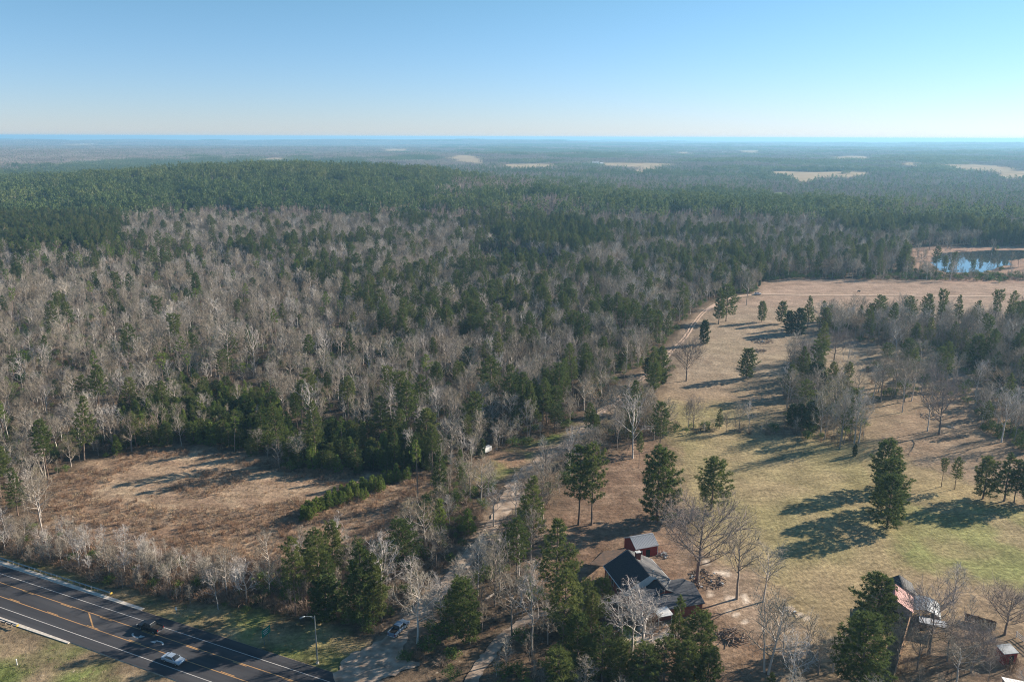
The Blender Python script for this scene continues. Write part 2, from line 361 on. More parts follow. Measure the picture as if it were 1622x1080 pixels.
def ground_color(x, y, z):
    jx = x + 3.2 * (fbm(x / 7, y / 7, 5) - 0.5) * 2; jy = y + 3.2 * (fbm(x / 7 + 50, y / 7, 6) - 0.5) * 2
    px, py, dep = project(jx, jy, z)
    ok = dep > 20
    px = np.where(ok, px, -9e9); py = np.where(ok, py, -9e9)
    col = np.empty(x.shape + (3,)); 
    n1 = fbm(x / 18, y / 18, 21, 4); n2 = fbm(x / 55, y / 55, 33, 3); n3 = fbm(x / 4.5, y / 4.5, 41, 3)
    def mixc(a, b, t):
        t = np.clip(t, 0, 1)[..., None]; return np.array(a) * (1 - t) + np.array(b) * t
    col[:] = mixc((0.075, 0.056, 0.040), (0.15, 0.11, 0.075), (n1 - 0.3) * 2)
    offs_ = []
    for k in range(8):
        rr = 5.5 if k % 2 else 2.8
        a_, b_, _ = project(jx + rr * math.cos(k * .785), jy + rr * math.sin(k * .785), z); offs_.append((np.where(ok, a_, -9e9), np.where(ok, b_, -9e9)))
    def put(poly, c, w=1.0):
        m = pip(poly, px, py).astype(float)
        for a_, b_ in offs_: m = m + pip(poly, a_, b_)
        m = m / 9.0
        m = np.clip(m + (n3 - .5) * 1.2 * (m > .02) * (m < .98), 0, 1); m3 = m[..., None] * (w if np.ndim(w) == 0 else w[..., None])
        col[:] = col * (1 - m3) + c * m3; return m
    md = mixc((0.225, 0.175, 0.105), (0.305, 0.24, 0.13), (n1 - 0.3) * 2.2)
    md = md * (1 - sstep(0.42, 0.65, n2)[..., None] * 0.75) + np.array((0.285, 0.205, 0.14)) * sstep(0.42, 0.65, n2)[..., None] * 0.75
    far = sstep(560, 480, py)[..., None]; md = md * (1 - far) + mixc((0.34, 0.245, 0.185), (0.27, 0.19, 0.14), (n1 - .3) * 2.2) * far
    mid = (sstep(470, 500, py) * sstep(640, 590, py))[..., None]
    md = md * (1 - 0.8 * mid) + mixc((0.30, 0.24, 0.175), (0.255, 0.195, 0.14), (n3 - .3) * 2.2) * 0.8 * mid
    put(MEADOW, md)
    gr = mixc((0.245, 0.235, 0.10), (0.19, 0.21, 0.075), (n1 - 0.35) * 3)
    put(NEARY, gr, 0.25 + 0.6 * sstep(0.3, 0.55, fbm(x / 12, y / 12, 77)))
    # olive tint and brown wooded floor right
    put([(1060, 640), (1330, 640), (1400, 760), (1400, 860), (1250, 960), (1120, 900), (1070, 760)], mixc((0.255, 0.225, 0.105), (0.285, 0.225, 0.13), (n1 - .35) * 3), 0.7)
    put([(1385, 620), (1560, 600), (1900, 640), (1900, 800), (1640, 790), (1480, 745), (1420, 725), (1385, 690)], mixc((0.235, 0.165, 0.115), (0.28, 0.21, 0.15), (n3 - .3) * 2), 0.85)
    put([(1150, 620), (1300, 600), (1500, 620), (1400, 700), (1300, 700), (1180, 690)], mixc((0.22, 0.16, 0.11), (0.26, 0.20, 0.12), (n3 - .3) * 2), 0.6)
    yd = mixc((0.155, 0.10, 0.068), (0.26, 0.18, 0.125), (n3 - 0.3) * 2.2)
    put(YARD, yd, 0.9)
    put(YARD2, mixc((0.14, 0.10, 0.075), (0.22, 0.17, 0.11), (n3 - .3) * 2.2), 0.9)
    put([(1095, 868), (1180, 900), (1250, 990), (1290, 1010), (1250, 1060), (1190, 1000), (1130, 960)], mixc((0.33, 0.25, 0.185), (0.27, 0.20, 0.14), (n3 - .3) * 2.2), 0.9)
    bf = mixc((0.21, 0.14, 0.095), (0.32, 0.23, 0.155), (n3 - .3) * 2.2)
    put(BRUSHF, bf); put(STRAW, mixc((0.29, 0.21, 0.145), (0.40, 0.305, 0.205), (n3 - .3) * 2.5), 0.15 + 0.8 * sstep(0.38, 0.62, fbm(x / 16, y / 5, 61, 3)))
    vg = mixc((0.32, 0.25, 0.13), (0.15, 0.19, 0.05), (fbm(x / 9, y / 9, 91) - .38) * 4)
    put(VERGE, vg, 0.9)
    nv = mixc((0.25, 0.19, 0.12), (0.13, 0.155, 0.05), (fbm(x / 10, y / 10, 94) - .4) * 4)
    put(NEARV, nv, 0.95)
    put(PATCHG, mixc((0.26, 0.17, 0.11), (0.14, 0.175, 0.05), (fbm(x / 6, y / 6, 97) - .35) * 3), 0.9)
    put(CLEAR2, np.array((0.30, 0.19, 0.13)))
    put(PONDSIDE, mixc((0.26, 0.16, 0.12), (0.32, 0.22, 0.16), n3))
    for (qx, qy, r_) in ((1148, 909, 2.2), (1158, 946, 1.6), (1180, 948, 2.0), (1164, 972, 2.0), (1185, 986, 1.5), (1476, 922, 1.3), (1250, 966, 1.6), (1263, 971, 1.3), (1274, 977, 1.0), (1008, 1015, 4.0), (1045, 1008, 4.5), (1130, 940, 1.2), (1120, 890, 1.0), (1418, 884, .8), (1445, 900, .6)):
        q_ = at(qx, qy); w_ = sstep(.52, .62, (1.25 - np.hypot(x - q_[0], (y - q_[1])) / r_) * .8 + (vnoise(x / 1.1, y / 1.1, 88) - .5) * .9)[..., None]
        col[:] = col * (1 - w_) + np.array((0.58, 0.49, 0.40)) * w_
    # track shoulders
    d = seg_dist(DRW, x, y); w = sstep(6.0, 2.5, d + 2 * (n3 - .5)) * (y < 640)
    col[:] = col * (1 - 0.6 * w[..., None]) + np.array((0.30, 0.23, 0.17)) * 0.6 * w[..., None]
    return col, (pip(MEADOW, px, py)).astype(float)

gxs = lines(-130, 150, 1.25, -420, 460, 3.0, (-40000, 40000)); gys = lines(100, 300, 1.25, 40, 700, 3.0, (-1500, 40000))
GX, GY = np.meshgrid(gxs, gys); GZ = gz(GX, GY)
rel = roff(GX, GY); nearm = (np.hypot(GX, GY) < 500)
GZ = GZ + nearm * 0.35 * (fbm(GX / 6, GY / 6, 60) - 0.5) * sstep(9, 14, np.abs(rel - 2)) * (1 - pip(POND, *project(GX, GY, 0 * GX)[:2]))
def gz_near(x, y): return float(gz(x, y)) 
me = bpy.data.meshes.new('ground'); ny, nx = GX.shape
me.vertices.add(nx * ny); me.vertices.foreach_set('co', np.stack([GX, GY, GZ], -1).astype(np.float32).ravel())
ii = (np.arange(ny - 1)[:, None] * nx + np.arange(nx - 1)[None, :]).ravel()
quads = np.stack([ii, ii + 1, ii + nx + 1, ii + nx], -1).astype(np.int32)
me.loops.add(quads.size); me.loops.foreach_set('vertex_index', quads.ravel())
me.polygons.add(len(quads)); me.polygons.foreach_set('loop_start', np.arange(0, quads.size, 4, dtype=np.int32))
me.polygons.foreach_set('use_smooth', np.ones(len(quads), bool))
me.update(calc_edges=True)
gc, gm = ground_color(GX, GY, GZ)
ca = me.attributes.new('Col', 'FLOAT_COLOR', 'POINT'); ca.data.foreach_set('color', np.concatenate([gc, gm[..., None]], -1).astype(np.float32).ravel())
me.materials.append(M['ground'])
tag(link('ground', me), 'leaf littered brown and olive ground of fields and woods', kind='structure')

# ------------------------------------------------------------------ highway
M['asphalt'] = m_surf('asphalt', (0.070, 0.070, 0.075), (0.042, 0.042, 0.047), 0.8, 0.9, spec=0.15, streak=(0.03, 0.8, 1), detail=8)
for n_ in M['asphalt'].node_tree.nodes:
    if n_.type == 'MAPPING': n_.vector_type = 'TEXTURE'; n_.inputs['Rotation'].default_value = (0, 0, math.atan2(rdir[1], rdir[0])); n_.inputs['Scale'].default_value = (30, 1.2, 1)
M['white_paint'] = m_surf('white_road_paint', (0.62, 0.60, 0.57), (0.42, 0.40, 0.38), 3.0, 0.7)
M['yellow_paint'] = m_surf('orange_road_paint', (0.50, 0.29, 0.12), (0.38, 0.22, 0.10), 2.0, 0.7)
M['gravel'] = m_surf('pale_gravel', (0.50, 0.405, 0.32), (0.20, 0.145, 0.105), 0.45, 1.0, spec=0.05, bump=0.05, detail=8)
M['sand'] = m_surf('pinkish_sand', (0.56, 0.42, 0.33), (0.42, 0.30, 0.22), 0.5, 1.0, spec=0.05, detail=8)
M['concrete'] = m_surf('pale_concrete', (0.62, 0.57, 0.50), (0.44, 0.39, 0.33), 1.5, 0.9)
offs = lambda px, py: float(roff(*at(px, py)[:2]))
far_e = 0.5 * (offs(222, 968) + offs(495, 1053)); near_e = 0.5 * (offs(109, 1017) + offs(169, 1037))
o_wf = offs(235.5, 985.5) * .5 + offs(460, 1060) * .5; o_yu = offs(140, 971) * .5 + offs(360, 1043) * .5
o_yl = offs(142, 992) * .5 + offs(360, 1069) * .5; o_wn = offs(204, 1034) * .5 + offs(30, 972) * .5
def rp(t, o, z): p = ra + rdir * t + rnor * o; return (p[0], p[1], z)
def strip(name, t0, t1, o0, o1, z, mat, parent=None, n=1, thick=0.0):
    b = MB()
    for i in range(n):
        a, c = t0 + (t1 - t0) * i / n, t0 + (t1 - t0) * (i + 1) / n
        b.add([rp(a, o0, z), rp(c, o0, z), rp(c, o1, z), rp(a, o1, z)], [(0, 1, 2, 3)])
    return b.obj(name, mat, parent)
lo_e, hi_e = min(near_e, far_e), max(near_e, far_e)
road = strip('road', -400, 420, lo_e, hi_e, 0.10, M['asphalt'], n=40)
# thickness: sides down into the ground
b = MB(); b.box((0, 0, 0), (1, 1, 1)); 
sidem = MB()
for oo, s in ((lo_e, -1), (hi_e, 1)):
    sidem.add([rp(-400, oo, 0.10), rp(420, oo, 0.10), rp(420, oo + s * 0.5, -0.25), rp(-400, oo + s * 0.5, -0.25)], [(0, 1, 2, 3) if s < 0 else (3, 2, 1, 0)])
sidem.obj('road_edge', M['gravel'], road)
tag(road, 'dark asphalt highway with orange turn lane lines and white edge lines', kind='structure')
ZM = 0.106
sgn = 1 if far_e > near_e else -1
strip('white_line', -400, 420, o_wf - 0.065, o_wf + 0.065, ZM, M['white_paint'], road)
strip('white_line', -400, 420, o_wn - 0.065, o_wn + 0.065, ZM, M['white_paint'], road)
for o_, s in ((o_yu, sgn), (o_yl, -sgn)):
    strip('orange_line', -400, 420, o_ - 0.09 + s * 0.11, o_ + 0.09 + s * 0.11, ZM, M['yellow_paint'], road)
    for k in range(-30, 34):
        strip('orange_dash', k * 12.2 + 3, k * 12.2 + 6.4, o_ - 0.09 - s * 0.16, o_ + 0.09 - s * 0.16, ZM, M['yellow_paint'], road)
tb = lambda px, py: float((at(px, py)[:2] - ra) @ rdir)
t1_, t2_ = tb(140, 972), tb(147, 994)
b = MB(); b.add([rp(t1_ - .25, o_yu - .15 * sgn, ZM + .004), rp(t1_ + .3, o_yu - .15 * sgn, ZM + .004), rp(t2_ + .3, o_yl + .15 * sgn, ZM + .004), rp(t2_ - .25, o_yl + .15 * sgn, ZM + .004)], [(0, 1, 2, 3)])
b.obj('orange_bar', M['yellow_paint'], road)
def arrow(px, py, flip):
    c = at(px, py); t0 = float((c[:2] - ra) @ rdir); o0 = float(roff(c[0], c[1])); b = MB()
    # curved shaft then triangular head; flip mirrors it end to end
    pts = [(1.35 * math.sin(-1.15 + 1.9 * i / 7), 1.1 * (1 - math.cos(-1.15 + 1.9 * i / 7)) - .35) for i in range(8)]
    vs = []; fs = []
    for i, (u, v) in enumerate(pts):
        du, dv = (pts[min(i + 1, 7)][0] - pts[max(i - 1, 0)][0], pts[min(i + 1, 7)][1] - pts[max(i - 1, 0)][1]); l = math.hypot(du, dv)
        w = 0.16
        for s in (-1, 1): vs.append((u - dv / l * w * s, v + du / l * w * s))
    for i in range(7): fs.append((2 * i, 2 * i + 1, 2 * i + 3, 2 * i + 2))
    u, v = pts[-1]; k = len(vs); dx, dy = 0.8, 0.6
    vs += [(u - .15, v - .55), (u - .35, v + .55), (u + .85, v + .55)]; fs.append((k, k + 1, k + 2))
    b.add([rp(t0 + u * flip * 1.1, o0 + v * flip * 1.05 * sgn, ZM + .002) for u, v in vs], fs)
    b.obj('arrow_marking', M['white_paint'], road)
arrow(216, 1007, 1); arrow(252, 1018, -1)
# shoulder strips of concrete under the guard rails
def apron(name, t0, t1, o0, w0, w1, label):
    b = MB(); n = 20; s = 1 if o0 > 0 else -1; s = 1 if abs(o0 - far_e) < abs(o0 - near_e) else -1; s *= sgn
    for i in range(n):
        a, c = t0 + (t1 - t0) * i / n, t0 + (t1 - t0) * (i + 1) / n
        wa, wc = w0 + (w1 - w0) * i / n, w0 + (w1 - w0) * (i + 1) / n
        b.add([rp(a, o0, 0.14), rp(c, o0, 0.14), rp(c, o0 + s * wc, 0.14), rp(a, o0 + s * wa, 0.14), rp(a, o0, -.2), rp(c, o0, -.2), rp(c, o0 + s * wc, -.2), rp(a, o0 + s * wa, -.2)],
              [(0, 1, 2, 3), (0, 4, 5, 1), (2, 6, 7, 3), (1, 5, 6, 2), (0, 3, 7, 4)])
    return tag(b.obj(name, M['concrete']), label, kind='structure')
apron('kerb_strip', tb(-400, 800), tb(222, 968), far_e + 0.02 * sgn, 2.6, 0.9, 'pale concrete strip along the far shoulder of the highway')
apron('kerb_strip', tb(-400, 850), tb(110, 1018), near_e - 0.02 * sgn, 2.8, 0.5, 'pale concrete strip along the near shoulder of the highway')
M['galv'] = m_surf('galvanised_steel', (0.33, 0.36, 0.36), (0.20, 0.23, 0.24), 1.5, 0.5, metal=0.6)
M['wood_post'] = m_surf('weathered_wood', (0.30, 0.25, 0.20), (0.18, 0.15, 0.12), 3, 0.9)
M['yellow_refl'] = m_surf('yellow_reflector', (0.65, 0.42, 0.08), None, 3, 0.5)
def guardrail(t0, t1, o, label, face):
    root = empty('guardrail', rp((t0 + t1) / 2, o, 0.14)); L = np.array(root.location)
    tag(root, label, 'guardrail', 'guardrails along the highway shoulders')
    sec = [(0, 0.50), (0.07, 0.55), (0.0, 0.62), (0, 0.68), (0.07, 0.74), (0, 0.81)]
    b = MB(); n = 10
    for i in range(n + 1):
        for (d, z) in sec: b.v.append(tuple(np.array(rp(t0 + (t1 - t0) * i / n, o + d * face, 0.14 + z)) - L))
    for i in range(n):
        for j in range(5): b.f.append((i * 6 + j, (i + 1) * 6 + j, (i + 1) * 6 + j + 1, i * 6 + j + 1)); b.m.append(0)
    ob = b.obj('rail', M['galv'], root); md_ = ob.modifiers.new('t', 'SOLIDIFY'); md_.thickness = 0.01
    pm = MB(); pm.box((0, 0, 0.40), (0.16, 0.2, 0.85)); pm.box((0, 0, 0.66), (0.12, 0.34, 0.3)); pme = pm.mesh('post', M['wood_post'])
    t = t0
    while t <= t1 + .01:
        p = link('post', pme, root, tuple(np.array(rp(t, o - face * .14, 0.0)) - L)); p.rotation_euler[2] = math.atan2(rdir[1], rdir[0]); t += 1.9
    e = MB(); e.box((0, 0, 0.66), (0.1, 0.5, 0.4)); eo = e.obj('end_terminal', M['yellow_refl'], root); eo.location = tuple(np.array(rp(t1 + .1, o, 0.1)) - L); eo.rotation_euler[2] = math.atan2(rdir[1], rdir[0])
guardrail(tb(-60, 880), tb(169, 948), far_e + 1.5 * sgn, 'long steel guardrail on posts along the far road shoulder below the bare trees', -sgn)
guardrail(tb(-60, 945), tb(37, 990), near_e - 1.2 * sgn, 'short steel guardrail on posts at the grassy near road shoulder', sgn)

# ------------------------------------------------------------------ tracks
def catmull(P, n=8):
    P = [np.array(p, float) for p in P]; out = []
    for i in range(len(P) - 1):
        a = P[max(i - 1, 0)]; b = P[i]; c = P[i + 1]; d = P[min(i + 2, len(P) - 1)]
        for k in range(n):
            t = k / n; out.append(0.5 * ((2 * b) + (-a + c) * t + (2 * a - 5 * b + 4 * c - d) * t * t + (-a + 3 * b - 3 * c + d) * t ** 3))
    out.append(P[-1]); return out
def ribbon(name, P, mat, z, label, jit=0.25, sub=8, shift=0.0, wmul=1.0):
    Q = catmull(P, sub); b = MB(); r = random.Random(3); n = len(Q)
    for i, q in enumerate(Q):
        d = Q[min(i + 1, n - 1)][:2] - Q[max(i - 1, 0)][:2]; d /= np.linalg.norm(d); nn = np.array((-d[1], d[0])); w = q[2] / 2 * wmul
        for s in (-1, 0, 1):
            p = q[:2] + nn * (shift + s * w * (1 + (r.random() - .5) * 2 * jit)); b.v.append((p[0], p[1], float(gz(p[0], p[1])) + z))
    for i in range(n - 1):
        for j in (0, 1): b.f.append((i * 3 + j, i * 3 + j + 1, i * 3 + j + 4, i * 3 + j + 3)); b.m.append(0)
    for q_ in range(len(b.f)): b.f[q_] = b.f[q_][::-1]
    return tag(b.obj(name, mat), label, kind='structure')
ribbon('gravel_road', DRW[:15], M['gravel'], 0.16, 'pale gravel driveway climbing from the highway through the trees')
ribbon('dirt_track', DRW[13:22], M['sand'], 0.17, 'twin rut sandy track beside the meadow edge', shift=-0.75, wmul=0.3, jit=0.15)
ribbon('dirt_track', DRW[13:22], M['sand'], 0.175, 'twin rut sandy track beside the meadow edge', shift=0.75, wmul=0.3, jit=0.15)
ribbon('sandy_road', DRW[20:], M['sand'], 0.18, 'straight pale sandy road across the upper field', jit=0.1)
ribbon('concrete_drive', P2W, M['gravel'], 0.15, 'narrow grey drive leading up to the house')
sp = MB(); c0 = at(590, 1058); r = random.Random(5)
ring = [(c0[0] + 6.5 * math.cos(a) * (1 + .28 * math.sin(3 * a + 1) + .14 * math.sin(7 * a) + .12 * (r.random() - .5)), c0[1] + 4.2 * math.sin(a) * (1 + .28 * math.sin(3 * a + 1) + .14 * math.sin(7 * a) + .12 * (r.random() - .5)), 0.19) for a in [k * math.pi / 24 for k in range(48)]]
sp.add(ring, [tuple(range(48))]); tag(sp.obj('gravel_apron', M['gravel']), 'wide gravel turnout where the driveway meets the highway', kind='structure')

# pond
M['water'] = m_surf('pond_water', (0.05, 0.06, 0.065), (0.04, 0.05, 0.055), 0.2, 0.03, spec=1.0)
def draped(name, poly, z, mat, label, step, kind='structure', n=1):
    P = [at(*p) for p in poly]; xs = [p[0] for p in P]; ys = [p[1] for p in P]
    gx = np.arange(min(xs), max(xs) + step, step); gy = np.arange(min(ys), max(ys) + step, step)
    X, Y = np.meshgrid(gx, gy); b = MB(); wp = [(p[0], p[1]) for p in P]
    jx = X + (fbm(X / (step * 4), Y / (step * 4), 4) - .5) * step * 3; jy = Y + (fbm(X / (step * 4), Y / (step * 4), 8) - .5) * step * 3
    Z = gz(X, Y) + z; b.v = [tuple(v) for v in np.stack([X, Y, Z], -1).reshape(-1, 3)]
    inn = pip(wp, (jx[:-1, :-1] + jx[1:, 1:]) / 2, (jy[:-1, :-1] + jy[1:, 1:]) / 2); w = X.shape[1]
    for i, j in zip(*np.nonzero(inn)): a = i * w + j; b.f.append((a, a + 1, a + w + 1, a + w)); b.m.append(0)
    if not b.f: return None
    return tag(b.obj(name, mat, smooth=True), label, kind=kind)
draped('pond_water', POND, 0.12, M['water'], 'small still pond reflecting the pale sky beyond the upper field', 3.0)
draped('pond_water', [(1535, 341), (1560, 338), (1590, 341), (1575, 346), (1545, 346)], 1.2, M['water'], 'sliver of water in the far marsh', 6.0)
M['field'] = m_surf('dry_field_grass', (0.44, 0.34, 0.23), (0.27, 0.21, 0.13), 0.02, 1.0, spec=0.0)
M['field_g'] = m_surf('green_field_grass', (0.20, 0.24, 0.10), (0.16, 0.19, 0.08), 0.02, 1.0, spec=0.0)
FIELDS = [([(706, 250), (735, 246), (770, 253), (772, 259), (745, 257), (712, 255)], 0), ([(785, 262), (830, 260), (875, 260), (878, 265), (800, 266)], 0),
          ([(965, 259), (1055, 260), (1080, 263), (1035, 267), (1015, 276), (1003, 272), (1000, 266), (925, 262)], 0),
          ([(1205, 272), (1290, 274), (1365, 273), (1395, 276), (1340, 281), (1300, 281), (1280, 289), (1262, 288), (1250, 280), (1215, 276)], 0),
          ([(1312, 250), (1350, 248), (1385, 250), (1380, 253), (1320, 254)], 0), ([(1430, 258), (1460, 259), (1455, 262), (1432, 261)], 0),
          ([(1490, 262), (1540, 262), (1600, 265), (1622, 270), (1590, 272), (1510, 269)], 0), ([(1575, 276), (1600, 272), (1650, 272), (1650, 282), (1590, 283)], 0),
          ([(600, 237), (640, 236), (650, 240), (610, 241)], 0), ([(405, 253), (440, 251), (468, 252), (460, 255), (410, 256)], 0),
          ([(95, 228), (150, 229), (148, 231), (98, 230.5)], 0), ([(1215, 307), (1250, 306), (1245, 311), (1220, 311)], 1),
          ([(385, 231), (410, 231), (408, 232.6), (388, 232.6)], 0), ([(1165, 238), (1210, 240), (1205, 243), (1170, 242)], 0), ([(1060, 243), (1100, 242), (1096, 246)], 0)]
FWs = []
for i, (poly, g) in enumerate(FIELDS):
    cyy = sum(p[1] for p in poly) / len(poly); k_ = 11.0 / at(800, cyy)[1] * FPX; poly = [(a, b + (k_ if b > cyy else 0)) for a, b in poly]
    P = [at(*p) for p in poly]; FWs.append([(p[0], p[1]) for p in P]); dd = np.mean([p[1] for p in P])
    draped('field', poly, 0.002 * dd * 0.3 + 1.0, M['field_g' if g else 'field'], ['dry tan field cleared in the far woods', 'pale green clearing in the valley woods'][g], max(12, dd / 130))
#%%TREES
# ------------------------------------------------------------------ tree kit (unit meshes, heights in metres)
def nrm(v): v = np.asarray(v, float); return v / (np.linalg.norm(v) + 1e-9)
def rdirv(r): return nrm([r.gauss(0, 1), r.gauss(0, 1), r.gauss(0, 1)])

def ribbon3(b, pts, w, mi):
    """thin two-sided twig: a flat tapering strip ending in a point"""
    p0, p1, p2 = pts; d = nrm(np.subtract(p2, p0)); s = np.cross(d, (0.3, 0.2, 1.0)); s = nrm(s) * w / 2
    n = len(b.v)
    b.v += [tuple(p0 - s), tuple(p0 + s), tuple(p1 + s * .7), tuple(p1 - s * .7), tuple(p2)]
    b.f += [(n, n + 1, n + 2, n + 3), (n + 3, n + 2, n + 4)]; b.m += [mi, mi]

def bare_tree(seed, H=12.0, spread=0.32, first=0.3, n1=15, n2=6, n3=6, n4=2, up=0.75, trunk_r=0.19, multi=1, leaf=None, tw=0.034, limb=.6):
    """trunk builder and crown builder: limbs with three further orders of branching"""
    r = random.Random(seed); T = MB(); K = MB()
    for m in range(multi):
        a0 = r.random() * 6.28; lean = (0.10 if multi > 1 else 0.03) * H
        bx, by = (0.25 * math.cos(a0) * (multi > 1), 0.25 * math.sin(a0) * (multi > 1))
        n = 8; P = []
        for i in range(n + 1):
            t = i / n; P.append(np.array([bx + lean * t * math.cos(a0) + r.gauss(0, .02) * H * t * .5, by + lean * t * math.sin(a0) + r.gauss(0, .02) * H * t * .5, H * .93 * t - (0.4 if i == 0 else 0)]))
        T.tube(P, [trunk_r * (1.25 if i == 0 else 1) * (1 - .9 * i / n) + .015 for i in range(n + 1)], 5)
        def tp(t): 
            t = t * n; i = min(int(t), n - 1); return P[i] + (P[i + 1] - P[i]) * (t - i)
        for k in range(n1):
            t = first + (0.97 - first) * ((k + r.random() * .8) / n1); az = k * 2.4 + r.random() * .8
            prof = math.sin(min(1, (t - first) / (1 - first) * 1.0 + .22) ** .75 * math.pi * .93) ** .7
            L = H * spread * (0.45 + .75 * prof) * (0.8 + .4 * r.random()) + .5
            el = up * (0.55 + .6 * t); d = np.array([math.cos(az) * math.cos(el), math.sin(az) * math.cos(el), math.sin(el)])
            p = tp(t); Q = [p]; dd = d.copy()
            for i in range(4):
                dd = nrm(dd + np.array([r.gauss(0, .16), r.gauss(0, .16), .10 + r.gauss(0, .10)])); Q.append(Q[-1] + dd * L / 4)
            r0 = trunk_r * (1 - .75 * t) * limb + .018
            T.tube(Q, [r0, r0 * .8, r0 * .6, r0 * .42, .012], 3)
            for j in range(n2):
                s = .22 + .78 * (j + r.random()) / n2; qi = min(int(s * 4), 3); q = Q[qi] + (Q[qi + 1] - Q[qi]) * (s * 4 - qi)
                d2 = nrm(nrm(Q[qi + 1] - Q[qi]) * .8 + rdirv(r) * .85 + np.array([0, 0, .25])); L2 = L * (.52 - .25 * s) * (.7 + .6 * r.random()) + .25
                e = q + d2 * L2 + np.array([0, 0, .06 * L2]); mid = (q + e) / 2 + rdirv(r) * .06 * L2
                K.tube([q, mid, e], [.045, .032, .014], 3)
                for l in range(n3):
                    s2 = .15 + .85 * (l + r.random()) / n3; q2 = q + (e - q) * s2
                    d3 = nrm(d2 * .6 + rdirv(r) * .9 + np.array([0, 0, .2])); L3 = L2 * (.62 - .25 * s2) + .22
                    e3 = q2 + d3 * L3; ribbon3(K, (q2, (q2 + e3) / 2 + rdirv(r) * .04, e3), tw, 0)
                    for o in range(n4):
                        q4 = q2 + (e3 - q2) * (.25 + .7 * r.random()); d4 = nrm(d3 * .6 + rdirv(r) * .9); L4 = .25 + .35 * r.random()
                        s4 = np.cross(d4, (0.2, 0.1, 1)); s4 = nrm(s4) * tw * .45; K.tri(q4 - s4, q4 + s4, q4 + d4 * L4, 0)
                    if leaf is not None and r.random() < leaf:
                        for o in range(5):
                            c = q2 + (e3 - q2) * r.random() + rdirv(r) * .15; a, b_ = rdirv(r) * .13, rdirv(r) * .13; K.tri(c, c + a, c + b_, 1)
    return T, K

def clump(K, c, d, r, n=9, L=.55, w=.13, mi=0):
    n = int(n * 1.7); w *= .42; L *= .85
    for i in range(n):
        dd = nrm(d * .55 + rdirv(r) * 1.0 + np.array([0, 0, .18])); l = L * (.7 + .6 * r.random())
        s = np.cross(dd, rdirv(r)); s = nrm(s) * w; o = c + rdirv(r) * .12
        K.tri(o - s, o + s, o + dd * l, mi)

def pine(seed, H=18.0, first=.42, R=3.0, nb=62, shape='round', tr=.2, lean=0.0, cn=9, L=.6, w=.14, dens=1.0, gap=0.0):
    r = random.Random(seed); T = MB(); K = MB(); n = 8; a0 = r.random() * 6.28
    P = [np.array([lean * H * (i / n) ** 1.6 * math.cos(a0) + r.gauss(0, .05), lean * H * (i / n) ** 1.6 * math.sin(a0) + r.gauss(0, .05), H * .97 * i / n - (.4 if i == 0 else 0)]) for i in range(n + 1)]
    T.tube(P, [tr * (1.2 if i == 0 else 1) * (1 - .85 * i / n) + .02 for i in range(n + 1)], 6)
    def tp(t): t = t * n; i = min(int(t), n - 1); return P[i] + (P[i + 1] - P[i]) * (t - i)
    lob = [r.random() for _ in range(7)]
    for k in range(nb):
        u = (k + r.random()) / nb; t = first + (1 - first) * u
        if shape == 'round': pr = (math.sin(math.pi * min(1, .12 + .88 * u) ** .8)) ** .6 * .95 + .12
        elif shape == 'cone': pr = (1 - u) ** .75 * (1 if u > .08 else .7) + .12
        elif shape == 'flat': pr = .35 + .65 * min(1, u * 1.5) * (1 if u < .85 else .75)
        else: pr = (math.sin(math.pi * (.18 + .8 * u))) ** .5
        az = k * 2.399 + r.random() * .7
        if gap and vnoise(np.array(az * 1.3 + seed), np.array(u * 5.0)) < gap: continue
        Lb = R * pr * (.62 + .6 * lob[int((az % 6.28) / 6.29 * 7)]) * (.8 + .35 * r.random())
        el = (.05 + .65 * u) if shape != 'round' else (-.1 + .8 * u)
        d = np.array([math.cos(az) * math.cos(el), math.sin(az) * math.cos(el), math.sin(el)])
        p = tp(t * .985); q = p + d * Lb * .6; e = q + nrm(d + np.array([0, 0, .35])) * Lb * .4
        T.tube([p, q, e], [.05, .032, .012], 3)
        nc = max(3, int(Lb * 3.4 * dens))
        for j in range(nc):
            s = .30 + .72 * (j + r.random()) / nc; c = (p + (q - p) * s / .6) if s < .6 else (q + (e - q) * (s - .6) / .4)
            side = np.cross(d, (0, 0, 1.0)) * r.uniform(-1, 1) * (.38 * Lb * (1.15 - s) + .3) + np.array([0, 0, r.uniform(-.12, .3)])
            clump(K, c + side, nrm(d + side * .5), r, cn, L, w)
    clump(K, P[-1], np.array([0, 0, 1.0]), r, cn * 2, L * 1.1, w)
    return T, K

def shrub(seed, H=2.0, R=1.2, n=60, w=.03, leaf=0, mi=0):
    r = random.Random(seed); K = MB()
    for i in range(n):
        a = r.random() * 6.28; rr = R * .35 * math.sqrt(r.random()); p = np.array([rr * math.cos(a), rr * math.sin(a), -.05])
        t = r.random() ** .6; e = np.array([R * t * math.cos(a), R * t * math.sin(a), H * (1 - .55 * t * t) * (.6 + .4 * r.random())])
        m = (p + e) / 2 + np.array([0, 0, .12 * H]); ribbon3(K, (p, m, e), w, mi)
        for k in range(3):
            q = m + (e - m) * r.random(); d = nrm(nrm(e - p) + rdirv(r) * .9); s = nrm(np.cross(d, (.1, .2, 1))) * w * .5; K.tri(q - s, q + s, q + d * H * .28, mi)
        for k in range(leaf):
            q = m + (e - m) * r.random() * 1.1 + rdirv(r) * .18; K.tri(q, q + rdirv(r) * .22, q + rdirv(r) * .22, mi)
    return K

